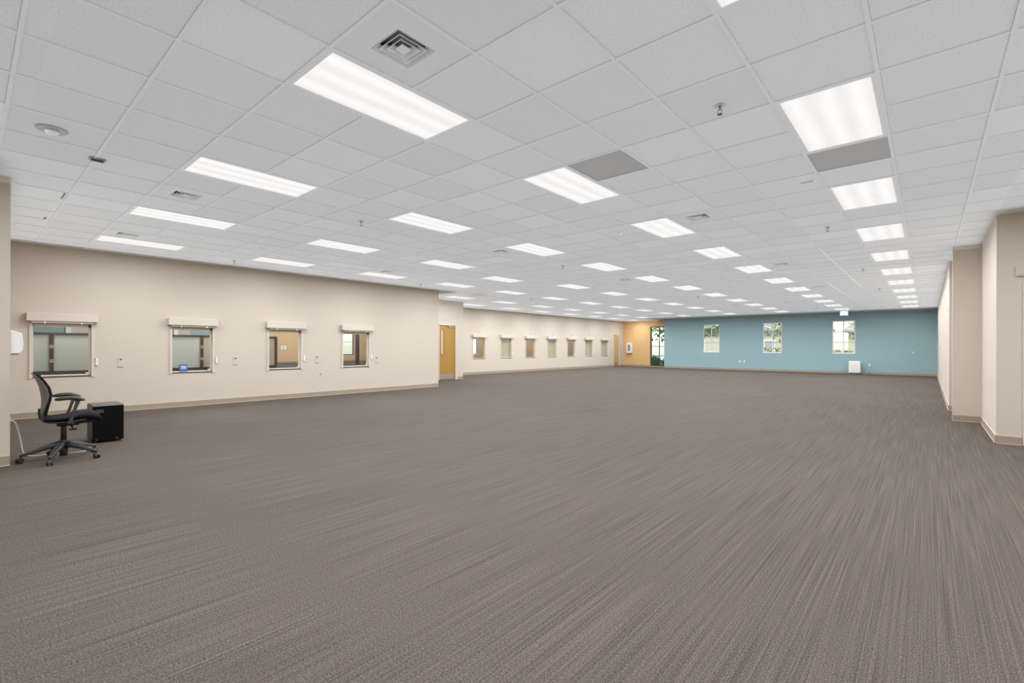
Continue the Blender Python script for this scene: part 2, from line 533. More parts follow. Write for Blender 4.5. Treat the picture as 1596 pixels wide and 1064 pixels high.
# door casing that just shows at the right edge
o = tag(obj('trim_1', box_bm(0.935, 1.0, 9.075, 9.1, 0, 2.13), M['trim'], bevel=0.003), 'cream door casing at the right edge of the near wall', 'trim', kind='structure')

# ------------------------------------------------------------------ ceiling
T = 0.6096
GX, GY = -2.0783, 2.0401                     # a grid crossing
def project(x, y, z):
    cy, sy = math.cos(YAW), math.sin(YAW)
    dx, dy = x * cy + y * sy, -x * sy + y * cy
    if dy < 0.05: return None
    u, v = dx / dy, (z - EYE) / dy
    c, s = math.cos(ROLL), math.sin(ROLL)
    u, v = c * u + s * v, -s * u + c * v
    return 798 + F_PX * u, HOR - F_PX * v

LIGHTS = []
for i, js in ((2, range(-5, 40, 4)), (-2, range(-5, 40, 4)), (-6, range(-5, 40, 4)), (-10, range(-1, 40, 4)),
              (-14, range(-1, 40, 4)), (-18, range(15, 40, 4)), (-21, range(19, 44, 4))):
    for j in js:
        LIGHTS.append((-11, 11) if (i, j) == (-10, 11) else (i, j))
LIGHTS += [(6, -1), (6, 3), (6, 7)]
TAKEN = set()
for i, j in LIGHTS: TAKEN |= {(i, j), (i, j + 1)}
VENTS = [(-1, -1), (-1, 7), (-1, 15), (-1, 23), (-1, 38), (-4, 31), (-7, 7), (-7, 15), (-7, 31), (-8, -1), (-13, -1), (-13, 7)]
DARK = [(-1, 3), (2, 5), (-16, 15)]
for c in VENTS: TAKEN.add(c)

CEIL = tag(obj('ceiling', box_bm(-16.2, 3.2, -4.4, 30.2, CZ + 0.12, CZ + 0.16), M['plenum']), 'suspended white tile ceiling with many lit troffers', 'ceiling', kind='structure')
BW = 0.012                                   # half width of a grid bar
GAP = 0.0010
tile_me = mesh_of('ceiling_tile', box_bm(BW + GAP, T - BW - GAP, BW + GAP, T - BW - GAP, 0, 0.014), M['tile'])
cells = []
for i in range(-24, 9):
    for j in range(-11, 47):
        if (i, j) in TAKEN: continue
        x0, y0 = GX + i * T, GY + j * T
        for r in RECTS:
            a0, a1, b0, b1 = max(x0, r[0]), min(x0 + T, r[1]), max(y0, r[2]), min(y0 + T, r[3])
            if a1 - a0 < 0.035 or b1 - b0 < 0.035: continue
            full = (a1 - a0 > T - 1e-4 and b1 - b0 > T - 1e-4)
            q = [project(a, b, CZ) for a, b in ((a0, b0), (a1, b0), (a1, b1), (a0, b1))]
            area = 0.0
            if all(q):
                u = sum(p[0] for p in q) / 4; v = sum(p[1] for p in q) / 4
                if -60 < u < 1656 and -60 < v:
                    area = 0.5 * abs(sum(q[k][0] * q[(k + 1) % 4][1] - q[(k + 1) % 4][0] * q[k][1] for k in range(4)))
            cells.append((area, i, j, a0, a1, b0, b1, full, x0, y0))
cells.sort(key=lambda c: -c[0])
def tile_box(bm, c, dx=0.0, dy=0.0, z=0.0):
    _, i, j, a0, a1, b0, b1, full, x0, y0 = c
    g = BW + GAP
    p0 = a0 + g if a0 <= x0 + 1e-5 else a0
    p1 = a1 - g if a1 >= x0 + T - 1e-5 else a1
    r0 = b0 + g if b0 <= y0 + 1e-5 else b0
    r1 = b1 - g if b1 >= y0 + T - 1e-5 else b1
    if p1 - p0 > 0.004 and r1 - r0 > 0.004:
        bx(bm, p0 - dx, p1 - dx, r0 - dy, r1 - dy, z, z + 0.014)
        return True
rest = bmesh.new()
n_single = 0
dark_me = None
for c in cells:
    _, i, j, a0, a1, b0, b1, full, x0, y0 = c
    if (i, j) in DARK:
        bm = bmesh.new()
        tile_box(bm, c, x0, y0, 0)
        link('ceiling_panel', mesh_of('ceiling_panel', bm, M['greypanel']), CEIL, (x0, y0, CZ + 0.004))['label'] = 'darker smooth grey ceiling panel'
        continue
    if n_single < 296 and c[0] > 0:
        if full:
            link('ceiling_tile', tile_me, CEIL, (x0, y0, CZ + 0.004 + random.uniform(-0.0008, 0.0008)))
        else:
            bm = bmesh.new()
            if not tile_box(bm, c, x0, y0, 0): bm.free(); continue
            link('ceiling_tile', mesh_of('ceiling_tile', bm, M['tile']), CEIL, (x0, y0, CZ + 0.004))
        n_single += 1
    else:
        tile_box(rest, c, 0, 0, CZ + 0.004)
o = obj('ceiling_tile', rest, M['tile'], CEIL)
o['kind'] = 'stuff'

def spans(rects_uv, at):
    """Intervals along v where the line u=at lies inside the union of rects."""
    iv = sorted((r[2], r[3]) for r in rects_uv if r[0] - 1e-4 <= at <= r[1] + 1e-4)
    out = []
    for a, b in iv:
        if out and a <= out[-1][1] + 0.02: out[-1][1] = max(out[-1][1], b)
        else: out.append([a, b])
    return out
def cut(iv, holes):
    for h0, h1 in holes:
        nx = []
        for a, b in iv:
            if h1 <= a or h0 >= b: nx.append([a, b]); continue
            if h0 > a: nx.append([a, h0])
            if h1 < b: nx.append([h1, b])
        iv = nx
    return [s for s in iv if s[1] - s[0] > 0.03]
for i in range(-24, 9):
    x = GX + i * T
    for a, b in spans(RECTS, x):
        obj('grid_runner', box_bm(max(x - BW, -15.91), x + BW, a, b, CZ - 0.003, CZ + 0.02), M['grid'], CEIL)
SWAP = [(r[2], r[3], r[0], r[1]) for r in RECTS]
for j in range(-11, 47):
    y = GY + j * T
    iv = cut(spans(SWAP, y), [(GX + i * T + 0.011, GX + (i + 1) * T - 0.011) for i, jj in LIGHTS if jj + 1 == j])
    bm = bmesh.new()
    for a, b in iv: bx(bm, a, b, y - BW, y + BW, CZ - 0.0025, CZ + 0.02)
    if iv: obj('cross_tee', bm, M['grid'], CEIL)
    else: bm.free()
# white strips under some bars, painted for the light they catch
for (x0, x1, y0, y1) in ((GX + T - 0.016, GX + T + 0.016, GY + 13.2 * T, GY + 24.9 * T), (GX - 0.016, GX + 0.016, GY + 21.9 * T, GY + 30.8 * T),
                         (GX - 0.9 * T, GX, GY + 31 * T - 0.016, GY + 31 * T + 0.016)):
    obj('grid_runner', box_bm(x0, x1, y0, y1, CZ - 0.006, CZ - 0.003), M['gridbright'], CEIL, label='white strip painted on a grid bar as caught light')

# ------------------------------------------------------------------ troffers
ORD = ['first', 'second', 'third', 'fourth', 'fifth', 'sixth', 'seventh', 'eighth', 'ninth', 'tenth', 'eleventh', 'twelfth', 'thirteenth']
W2, L2 = T / 2, T
def frame_bm():
    bm = bmesh.new()
    e, i = 0.012, 0.034
    for a in ((-W2 + e, W2 - e, -L2 + e, -L2 + i), (-W2 + e, W2 - e, L2 - i, L2 - e), (-W2 + e, -W2 + i, -L2 + i, L2 - i), (W2 - i, W2 - e, -L2 + i, L2 - i)):
        bx(bm, *a, 0.0, 0.05)
    return bm
frame_me = mesh_of('frame', frame_bm(), M['fixture'])
hous_me = mesh_of('housing', box_bm(-W2 + 0.014, W2 - 0.014, -L2 + 0.014, L2 - 0.014, 0.05, 0.09), M['fixture'])
bm = bmesh.new()
bx(bm, -W2 + 0.034, W2 - 0.034, -L2 + 0.034, L2 - 0.034, 0.008, 0.012)
lens_me = mesh_of('lens', bm, M['lens'])
bm = bmesh.new()
for s in (-1, 1):
    bx(bm, s * (W2 - 0.034), s * (W2 - 0.039), -L2 + 0.034, L2 - 0.034, 0.003, 0.008)
    bx(bm, -W2 + 0.039, W2 - 0.039, s * (L2 - 0.034), s * (L2 - 0.039), 0.003, 0.008)
bezel_me = mesh_of('lens_rim', bm, M['gridbright'])
down_d = bpy.data.lights.new('troffer_lamp', 'AREA')
down_d.shape = 'RECTANGLE'; down_d.size = 0.53; down_d.size_y = 1.14; down_d.energy = LAMP_W; down_d.color = LAMP_COL
up_d = bpy.data.lights.new('added_ceiling_fill', 'AREA')  # unseen up-facing panel added to brighten the ceiling
up_d.shape = 'RECTANGLE'; up_d.size = 4 * T; up_d.size_y = 4 * T; up_d.energy = UP_W; up_d.color = (0.91, 0.957, 1.0)
up_end_d = up_d.copy()                       # longer added fill for the ceiling ends by the nook and right wall
up_end_d.name = 'added_ceiling_fill_long'; up_end_d.size_y = 3.04; up_end_d.energy = UP_W * 1.25
ROWNAME = {2: 'the row nearest the right wall', -2: 'the second row from the right wall', -6: 'the third row from the right wall',
           -10: 'the fourth row from the right wall', -14: 'the fifth row from the right wall', -18: 'the row before the far windows',
           -21: 'the last row along the far windows'}
cnt = {}
for i, j in LIGHTS:
    row = -10 if (i, j) == (-11, 11) else i
    if j == -5:
        lab = 'lit ceiling troffer overhead behind the viewpoint in ' + ROWNAME[row]
    elif i == 6:
        lab = '%s lit ceiling troffer in the row right of the pier' % {-1: 'nearest', 3: 'middle', 7: 'farthest'}[j]
    elif (i, j) == (-11, 11):
        cnt[row] = cnt.get(row, 0) + 1
        lab = 'lit troffer out of line, set one tile left in the fourth row from the right'
    else:
        cnt[row] = cnt.get(row, 0) + 1
        lab = '%s lit troffer from the near end in %s' % (ORD[cnt[row] - 1], ROWNAME[row])
    t = thing('ceiling_light', lab, 'ceiling light', (GX + (i + 0.5) * T, GY + (j + 1) * T, CZ - 0.002), group='lit ceiling troffers')
    link('frame', frame_me, t); link('housing', hous_me, t); link('lens', lens_me, t); link('lens_rim', bezel_me, t)
    l = bpy.data.objects.new('troffer_lamp', down_d); COL.objects.link(l); l.parent = t; l.location = (0, 0, -0.004)
    end = (i, j) in ((-10, -1), (-14, -1), (6, 7))
    l = bpy.data.objects.new('added_ceiling_fill', up_end_d if end else up_d); COL.objects.link(l); l.parent = t
    l.location = (T if (i, j) == (-11, 11) else 0, (0.30 if i == 6 else -0.30) if end else 0, -0.06); l.rotation_euler = (PI, 0, 0)

# ------------------------------------------------------------------ air diffusers
def sq_ring(bm, a, b, z0, z1):
    """Square cone ring from half size a at z0 to half size b at z1."""
    A = [bm.verts.new((sx * a, sy * a, z0)) for sx, sy in ((-1, -1), (1, -1), (1, 1), (-1, 1))]
    B = [bm.verts.new((sx * b, sy * b, z1)) for sx, sy in ((-1, -1), (1, -1), (1, 1), (-1, 1))]
    A2 = [bm.verts.new((v.co.x * (a - 0.004) / a, v.co.y * (a - 0.004) / a, z0)) for v in A]
    B2 = [bm.verts.new((v.co.x * (b - 0.004) / b, v.co.y * (b - 0.004) / b, z1)) for v in B]
    for k in range(4):
        n = (k + 1) % 4
        bm.faces.new((A[k], A[n], B[n], B[k])); bm.faces.new((A2[n], A2[k], B2[k], B2[n]))
        bm.faces.new((A[n], A[k], A2[k], A2[n])); bm.faces.new((B[k], B[n], B2[n], B2[k]))
R_OUT = 0.135
bm = bmesh.new()
h = T / 2 - BW - GAP
for a in ((-h, h, -h, -R_OUT), (-h, h, R_OUT, h), (-h, -R_OUT, -R_OUT, R_OUT), (R_OUT, h, -R_OUT, R_OUT)): bx(bm, *a, 0, 0.006)
vp_me = mesh_of('face_plate', bm, M['smoothpanel'])
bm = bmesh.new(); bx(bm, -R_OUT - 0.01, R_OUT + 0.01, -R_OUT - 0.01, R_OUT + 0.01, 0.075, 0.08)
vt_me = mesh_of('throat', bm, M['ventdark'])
ring_mes = []
for r, zz in ((0.132, 0.0), (0.102, -0.001), (0.072, -0.002)):
    bm = bmesh.new(); sq_ring(bm, r, r - 0.024, zz, zz + 0.034)
    ring_mes.append(mesh_of('cone', bm, M['smoothpanel']))
bm = bmesh.new(); bx(bm, -0.034, 0.034, -0.034, 0.034, 0.0, 0.006)
plug_me = mesh_of('centre_plate', bm, M['smoothpanel'])
VLAB = ['large square air diffuser beside the nearest left troffer', 'air diffuser beside the second troffer of the second row',
        'air diffuser beside the fourth troffer of the second row', 'air diffuser beside the sixth troffer of the second row',
        'air diffuser nearest the blue wall, behind the exit sign', 'air diffuser between second and third rows near the blue wall',
        'air diffuser left of the second troffer of the third row', 'air diffuser left of the fourth troffer in the third row',
        'small far air diffuser left of the third row', 'air diffuser between first troffers of third and fourth rows',
        'thin air diffuser behind the first troffer of the fifth row', 'air diffuser over the fourth service window, right of the fifth row']
for (i, j), lab in zip(VENTS, VLAB):
    t = thing('air_diffuser', lab, 'air vent', (GX + (i + 0.5) * T, GY + (j + 0.5) * T, CZ + 0.003), group='square air diffusers in the ceiling')
    link('face_plate', vp_me, t); link('throat', vt_me, t)
    for m_ in ring_mes: link('cone', m_, t)
    link('centre_plate', plug_me, t)

# ------------------------------------------------------------------ sprinklers, detectors, slots
bm = bmesh.new(); lathe(bm, [(0.036, 0.0), (0.036, -0.004), (0.020, -0.010), (0.012, -0.012)], 20)
esc_me = mesh_of('escutcheon', bm, M['chrome'], smooth=True)
bm = bmesh.new(); cyl(bm, (0, 0, -0.010), (0, 0, -0.035), 0.010, 0.007, 10)
for s in (-1, 1): tube(bm, [(s * 0.008, 0, -0.030), (s * 0.018, 0, -0.042), (s * 0.010, 0, -0.058), (0, 0, -0.064)], 0.003, 6)
body_me = mesh_of('sprinkler_body', bm, M['grey'], smooth=True)
bm = bmesh.new(); lathe(bm, [(0.004, -0.062), (0.019, -0.066), (0.019, -0.068), (0.003, -0.069)], 16)
defl_me = mesh_of('deflector', bm, M['grey'])
SPR = [(1.506, 2.655, 'nearest sprinkler head, left of the big right-hand troffer'), (1.571, 10.39, 'second sprinkler head in the line nearest the right wall'),
       (1.59, 18.48, 'third sprinkler head in the line nearest the right wall'), (1.608, 26.24, 'fourth sprinkler head in the line nearest the right wall'),
       (-6.573, 2.751, 'sprinkler head above the second service window side of the ceiling'), (-6.45, 10.744, 'sprinkler head left of the third troffer in the third row'),
       (-2.508, 36.287, 'sprinkler head above the blue wall near its middle window'), (-14.4, 10.64, 'sprinkler head by the top of the wall near the oak door'),
       (-14.5, 18.97, 'sprinkler head over the first far service windows'), (-14.44, 2.72, 'sprinkler head close to the wall above the second service window'),
       (-6.5, 24.2, 'small far sprinkler head left of the third row')]
SPR[4] = (-6.573, 2.751, 'sprinkler head left of the second troffer in the third row')
for gi_, gj, lab in SPR:
    t = thing('fire_sprinkler', lab, 'sprinkler', (GX + gi_ * T, GY + gj * T, CZ + 0.004), group='ceiling sprinkler heads')
    link('escutcheon', esc_me, t); link('sprinkler_body', body_me, t); link('deflector', defl_me, t)

def detector(gi_, gj, lab, r, dome_mat, plate_mat):
    t = thing('smoke_detector', lab, 'smoke detector', (GX + gi_ * T, GY + gj * T, CZ + 0.004))
    bm = bmesh.new(); lathe(bm, [(r, 0), (r, -0.010), (r * 0.93, -0.014), (0.01, -0.015)], 32)
    obj('base_plate', bm, plate_mat, t)
    bm = bmesh.new(); lathe(bm, [(r * 0.46, -0.014), (r * 0.46, -0.028), (r * 0.30, -0.042), (0.006, -0.045)], 24)
    obj('sensor_dome', bm, dome_mat, t, smooth=True)
    return t
detector(-5.53, -2.56, 'round grey ceiling detector with white centre above the pier', 0.10, M['white'], M['greypanel'])
detector(-2.503, 7.605, 'white smoke detector left of the second row second troffer', 0.07, M['white'], M['white'])
detector(-2.446, 20.413, 'white smoke detector far down the second row of troffers', 0.07, M['white'], M['white'])
detector(-11.57, 2.51, 'white smoke detector between fourth and fifth rows of troffers', 0.07, M['white'], M['white'])
detector(-9.377, 17.556, 'distant white smoke detector beside the fourth row', 0.07, M['white'], M['white'])

t = thing('ceiling_bracket', 'small dark rectangular bracket on the ceiling near the round detector', 'bracket', (GX - 6.40 * T, GY - 1.97 * T, CZ - 0.003), rz=0.0)
obj('plate', box_bm(-0.035, 0.035, -0.06, 0.06, -0.008, 0.0), M['grey'], t)
obj('clip', box_bm(-0.02, 0.02, -0.045, 0.045, -0.018, -0.008), M['rubber'], t)
for gi_, gj, sx, sy, lab in ((-9.30, -2.07, 0.16, 0.008, 'thin dark slot in the ceiling near the pier'), (-11.86, -2.12, 0.07, 0.010, 'short dark slot in the ceiling above the dispenser'),
                             (1.79, 6.41, 0.055, 0.012, 'dark slot in the ceiling left of the right-hand troffers')):
    t = thing('ceiling_slot', lab, 'slot', (GX + gi_ * T, GY + gj * T, CZ + 0.003))
    bm = bmesh.new(); bx(bm, -sx, sx, -sy, sy, -0.006, 0)
    obj('blade', bm, M['ventdark'], t)
    bm = bmesh.new()
    for s in (-1, 1):
        if sx < sy: bx(bm, s * sx, s * (sx + 0.004), -sy, sy, -0.008, 0)
        else: bx(bm, -sx, sx, s * sy, s * (sy + 0.004), -0.008, 0)
    obj('edge', bm, M['grid'], t)

# exit sign hanging before the blue wall
t = thing('exit_sign', 'pale hanging exit sign above the right-hand blue wall window', 'exit sign', (-2.99, 27.25, 2.80))
obj('mount', box_bm(-0.10, 0.10, -0.03, 0.03, 0.215, 0.247), M['white'], t, bevel=0.003)
obj('sign_face', box_bm(-0.16, 0.16, -0.006, 0.006, 0.0, 0.218), M['exitface'], t, bevel=0.003)
bm = bmesh.new()
def strokes(bm, segs, x, z, w, hgt, th, y):
    for a in segs:
        (x0, z0), (x1, z1) = a
        p0, p1 = Vector((x + x0 * w, y, z + z0 * hgt)), Vector((x + x1 * w, y, z + z1 * hgt))
        d = (p1 - p0).normalized(); n = Vector((-d.z, 0, d.x)) * th / 2
        q = [p0 + n, p0 - n, p1 - n, p1 + n]
        A = [bm.verts.new(v) for v in q]; B = [bm.verts.new(v + Vector((0, -0.003, 0))) for v in q]
        bm.faces.new(A); bm.faces.new(B[::-1])
        for k in range(4): bm.faces.new((A[k], B[k], B[(k + 1) % 4], A[(k + 1) % 4]))
EXIT = [[((0, 0), (0, 1)), ((0, 1), (1, 1)), ((0, .5), (.8, .5)), ((0, 0), (1, 0))], [((0, 0), (1, 1)), ((0, 1), (1, 0))], [((0, 0), (0, 1))], [((.5, 0), (.5, 1)), ((0, 1), (1, 1))]]
for k, (segs, x, w) in enumerate(zip(EXIT, (-0.125, -0.052, 0.032, 0.06), (0.052, 0.06, 0.0, 0.065))):
    strokes(bm, segs, x, 0.035, w, 0.145, 0.017, -0.0065)
obj('lettering', bm, M['exittext'], t)

# ------------------------------------------------------------------ service windows
def service_window(n, xw, a, b, z0, z1, label, hood=True, blind=None, hw=0.085):
    w = thing('window_%d' % n, label, 'window', (xw, (a + b) / 2, z0), kind='structure')
    hwid = (b - a) / 2; H = z1 - z0
    # casing on the wall face
    bm = bmesh.new()
    bx(bm, 0.0, 0.022, -hwid - 0.045, -hwid, -0.01, H)
    bx(bm, 0.0, 0.022, hwid, hwid + 0.045, -0.01, H)
    obj('casing', bm, M['trim'], w, bevel=0.002)
    # inner sash
    bm = bmesh.new()
    bx(bm, -0.085, -0.045, -hwid, -hwid + 0.014, 0, H)
    bx(bm, -0.085, -0.045, hwid - 0.03, hwid, 0, H)
    bx(bm, -0.085, -0.045, -hwid, hwid, H - 0.05, H)
    bx(bm, -0.085, -0.045, -hwid, hwid, 0.032, 0.044)
    obj('sash', bm, M['trim'], w)
    obj('pane', box_bm(-0.068, -0.062, -hwid + 0.014, hwid - 0.03, 0.044, H - 0.05), M['glass'], w)
    s = obj('sill', box_bm(-0.12, 0.002, -hwid, hwid, 0.022, 0.034), M['trim'], w, bevel=0.001)
    obj('sill_shade_strip', box_bm(-0.12, 0.006, -hwid, hwid, 0.0, 0.022), M['darkbrown'], w, label='dark brown strip painting the shade under the sill')  # dark strip in place of the shade under the sill
    if hood:
        hb = bmesh.new(); bx(hb, 0.0, 0.13, -hwid - hw, hwid + hw, H + 0.045, H + 0.19)
        obj('shutter_housing', hb, M['trim'], w, bevel=0.006)
        bm = bmesh.new()
        bx(bm, 0.03, 0.085, -hwid - 0.02, hwid + 0.02, H + 0.012, H + 0.045)
        obj('shutter_bar', bm, M['offwhite'], w)
        for s in (-0.62, 0.62):
            obj('stop', box_bm(0.09, 0.11, s * hwid - 0.012, s * hwid + 0.012, H + 0.0, H + 0.045), M['white'], w, bevel=0.003)
        k = obj('crank_box', box_bm(0.0, 0.035, hwid + 0.055, hwid + 0.095, 0.20, 0.34), M['white'], w, bevel=0.008)
        obj('latch', box_bm(-0.045, -0.02, hwid - 0.075, hwid - 0.03, 0.044, 0.075), M['offwhite'], w, bevel=0.004)
    return w
service_window(1, XL, 0.80, 1.58, 0.70, 1.66, 'service window directly behind the office chair, under a shutter housing')
service_window(2, XL, 2.85, 3.59, 0.70, 1.66, 'service window with a blue card on its ledge')
service_window(3, XL, 4.78, 5.55, 0.70, 1.66, 'service window showing a plain orange wall and thermostat')
service_window(4, XL, 6.69, 7.475, 0.70, 1.66, 'service window nearest the oak door, showing bright daylight')
FL = ['small far window with bright daylight, nearest the oak door', 'second small far window from the oak door, with pale blind',
      'third small far window from the oak door, tan inside', 'middle one of the seven small far windows', 'fifth small far window from the oak door',
      'sixth small far window from the oak door, with bright glints', 'last small far window, beside the narrow pale door']
for k, ((a, b), lab) in enumerate(zip(FAR, FL)):
    service_window(5 + k, XF, a, b, 0.70, 1.68, lab, hw=0.09)
for k in (1, 3, 5, 6):
    w = bpy.data.objects['window_%d' % (5 + k)]
    hwid = (FAR[k][1] - FAR[k][0]) / 2
    bl = obj('roller_blind', box_bm(-0.100, -0.097, -hwid + 0.02, hwid - 0.02, 0.06, 0.92), M['blind'], w)
    bm = bmesh.new(); cyl(bm, (-0.098, -hwid + 0.01, 0.94), (-0.098, hwid - 0.01, 0.94), 0.02)
    obj('roller', bm, M['offwhite'], bl, smooth=True)
    obj('bottom_rail', box_bm(-0.104, -0.093, -hwid + 0.02, hwid - 0.02, 0.045, 0.062), M['offwhite'], bl)

# little number brackets above the far windows
for k, (a, b) in enumerate(FAR):
    t = thing('wall_hook', 'small grey bracket on the wall above the %s far window' % ORD[k], 'bracket', (XF, (a + b) / 2, 2.0), group='brackets above the far windows')
    obj('plate', box_bm(0, 0.012, -0.035, 0.035, -0.05, 0.05), M['offwhite'], t, bevel=0.003)
    obj('arm', box_bm(0.012, 0.06, -0.012, 0.012, -0.03, 0.0), M['grey'], t)

# wall plates, plugs on the left wall
for y, z, lab in ((2.013, 0.955, 'beige wall plate with dark knob right of the first service window'), (4.054, 0.945, 'beige wall plate right of the second service window'),
                  (5.968, 0.945, 'beige wall plate right of the third service window'), (7.72, 0.90, 'beige wall plate right of the fourth service window')):
    t = thing('wall_plate', lab, 'wall plate', (XL, y, z), group='wall plates between the service windows')
    obj('plate', box_bm(0, 0.008, -0.045, 0.045, -0.10, 0.10), M['wall'], t, bevel=0.003)
    bm = bmesh.new(); cyl(bm, (0.008, 0, 0.055), (0.026, 0, 0.055), 0.014, 0.012)
    obj('knob', bm, M['black'], t)
    obj('slot', box_bm(0.008, 0.011, -0.04, 0.04, -0.093, -0.086), M['base'], t)
for x, y, z, lab in ((XL, 6.07, 0.53, 'small dark low outlet beneath the fourth service window'),):
    t = thing('wall_outlet', lab, 'outlet', (x, y, z))
    obj('plate', box_bm(0, 0.006, -0.04, 0.04, -0.06, 0.06), M['wall'], t, bevel=0.002)
    obj('socket', box_bm(0.006, 0.011, -0.012, 0.012, 0.012, 0.035), M['black'], t)
t = thing('wall_switch', 'light switch pair on the wall between oak door and far windows', 'switch', (XD, 12.90, 1.30))
obj('plate', box_bm(0, 0.008, -0.055, 0.055, -0.06, 0.06), M['offwhite'], t, bevel=0.002)
for s in (-0.025, 0.025): obj('toggle', box_bm(0.008, 0.022, s - 0.008, s + 0.008, -0.02, 0.02), M['grey'], t, bevel=0.003)

# blue card on the ledge of the second window
t = thing('ledge_card', 'small blue folded card standing on the second service window ledge', 'card', (XL - 0.030, 3.055, 0.734))
bm = bmesh.new()
v = [bm.verts.new(p) for p in ((0.028, -0.075, 0), (0.028, 0.075, 0), (0.0, 0.075, 0.15), (0.0, -0.075, 0.15), (-0.028, -0.075, 0), (-0.028, 0.075, 0))]
bm.faces.new((v[0], v[1], v[2], v[3])); bm.faces.new((v[3], v[2], v[5], v[4])); bm.faces.new((v[0], v[4], v[5], v[1]))
bm.faces.new((v[0], v[3], v[4])); bm.faces.new((v[1], v[5], v[2]))
obj('card', bm, M['bluesign'], t)
bm = bmesh.new()
def on_card(u0, u1, w0, w1):
    q = [(0.028 * (1 - w / 0.15) + 0.0015, u, w) for u, w in ((u0, w0), (u1, w0), (u1, w1), (u0, w1))]
    bm.faces.new([bm.verts.new(p) for p in q])
on_card(-0.045, 0.055, 0.055, 0.12)
obj('printed_panel', bm, M['palesign'], t, label='pale blue printed panel')

# ------------------------------------------------------------------ doors
def door(n, x, y0, y1, wood, label, lite, kick, hinge_side):
    d = thing('door_%d' % n, label, 'door', (x, (y0 + y1) / 2, 0), kind='structure')
    hw, H = (y1 - y0) / 2, 2.14
    bm = bmesh.new()
    for s in (-1, 1): bx(bm, -0.11, 0.014, s * hw, s * (hw - 0.045), 0, H)
    bx(bm, -0.11, 0.014, -hw + 0.045, hw - 0.045, H - 0.045, H)
    obj('frame', bm, M['trim'], d, bevel=0.003)
    bm = bmesh.new()
    h2 = hw - 0.048
    lo, hi, za, zb = lite
    bx(bm, -0.075, -0.03, -h2, lo, 0.008, H - 0.048)
    bx(bm, -0.075, -0.03, hi, h2, 0.008, H - 0.048)
    bx(bm, -0.075, -0.03, lo, hi, 0.008, za)
    bx(bm, -0.075, -0.03, lo, hi, zb, H - 0.048)
    leaf = obj('door_leaf', bm, wood, d)
    bm = bmesh.new()
    for a in ((lo - 0.015, lo, za - 0.015, zb + 0.015), (hi, hi + 0.015, za - 0.015, zb + 0.015)): bx(bm, -0.03, -0.022, a[0], a[1], a[2], a[3])
    for a in ((lo, hi, za - 0.015, za), (lo, hi, zb, zb + 0.015)): bx(bm, -0.03, -0.022, a[0], a[1], a[2], a[3])
    obj('lite_bead', bm, wood, leaf)
    obj('pane', box_bm(-0.056, -0.05, lo, hi, za, zb), M['blind'], leaf, label='pale narrow vision pane')
    obj('kick_plate', box_bm(-0.03, -0.027, -h2 + 0.01, h2 - 0.01, 0.02, kick), M['chrome'], leaf)
    bm = bmesh.new()
    yy = -h2 + 0.06
    cyl(bm, (-0.03, yy, 1.0), (0.02, yy, 1.0), 0.022, 0.016); tube(bm, [(0.02, yy, 1.0), (0.028, yy + 0.03, 1.0), (0.028, yy + 0.12, 0.998)], 0.009)
    obj('lever_handle', bm, M['chrome'], leaf, smooth=True)
    obj('closer', box_bm(-0.03, 0.0, 0.05, h2, H - 0.115, H - 0.06), M['grey'] if n == 1 else M['offwhite'], leaf, bevel=0.004)
    return d
door(1, XD, 11.80, 12.70, M['doorwood'], 'golden oak door with narrow lite and steel kick plate', (-0.30, -0.16, 1.0, 1.92), 0.21, 1)
door(2, XF, 28.66, 29.46, M['doortan'], 'narrow pale oak door at the far corner beside the orange wall', (-0.04, 0.08, 0.6, 1.95), 0.22, 1)
wall('wall_left_closet', 'x', XD - 0.5, -0.1, 10.2, 12.9, 0, WT, M['tan'], label='closet back behind the oak door')

# ------------------------------------------------------------------ end wall windows
def sash_window(n, x0, x1, y, z0, z1, cols, rows, fmat, mmat, label, fw=0.05, face=-1, depth=0.15):
    w = thing('window_%d' % n, label, 'window', ((x0 + x1) / 2, y + depth * 0.65, z0), kind='structure')
    hw, H = (x1 - x0) / 2, z1 - z0
    bm = bmesh.new()
    for s in (-1, 1): bx(bm, s * hw, s * (hw - fw), -0.03, 0.03, 0, H)
    bx(bm, -hw + fw, hw - fw, -0.03, 0.03, 0, fw); bx(bm, -hw + fw, hw - fw, -0.03, 0.03, H - fw, H)
    obj('frame', bm, fmat, w)
    iw, ih = hw - fw, H - 2 * fw
    cw, rh = 2 * iw / cols, ih / rows
    for c in range(1, cols):
        obj('mullion', box_bm(-iw + c * cw - 0.022, -iw + c * cw + 0.022, -0.025, 0.025, fw, H - fw), fmat, w)
    for r in range(1, rows):
        bm = bmesh.new(); bx(bm, -iw, iw, -0.016, 0.016, fw + r * rh - 0.015, fw + r * rh + 0.015)
        obj('muntin', bm, mmat, w)
    pm = mesh_of('pane', box_bm(0.006, cw - 0.006, -0.003, 0.003, 0.004, rh - 0.004), M['glass'])
    for c in range(cols):
        for r in range(rows): link('pane', pm, w, (-iw + c * cw, 0, fw + r * rh))
    return w
BL = ['six-pane window in the blue wall nearest the orange wall', 'middle six-pane window in the blue wall', 'six-pane window in the blue wall above the white purifier']
for k, ((a, b), lab) in enumerate(zip(BLUEW, BL)):
    w = sash_window(12 + k, a, b, YB, 0.99, 2.65, 2, 3, M['white'], M['grey'], lab)
    obj('stool', box_bm(-(b - a) / 2, (b - a) / 2, -0.10, -0.03, -0.0, 0.012), M['white'], w)
sash_window(15, -13.93, -12.74, YO, 0.04, 2.64, 2, 4, M['bronze'], M['bronze'], 'tall dark-framed window in the orange wall', fw=0.06)

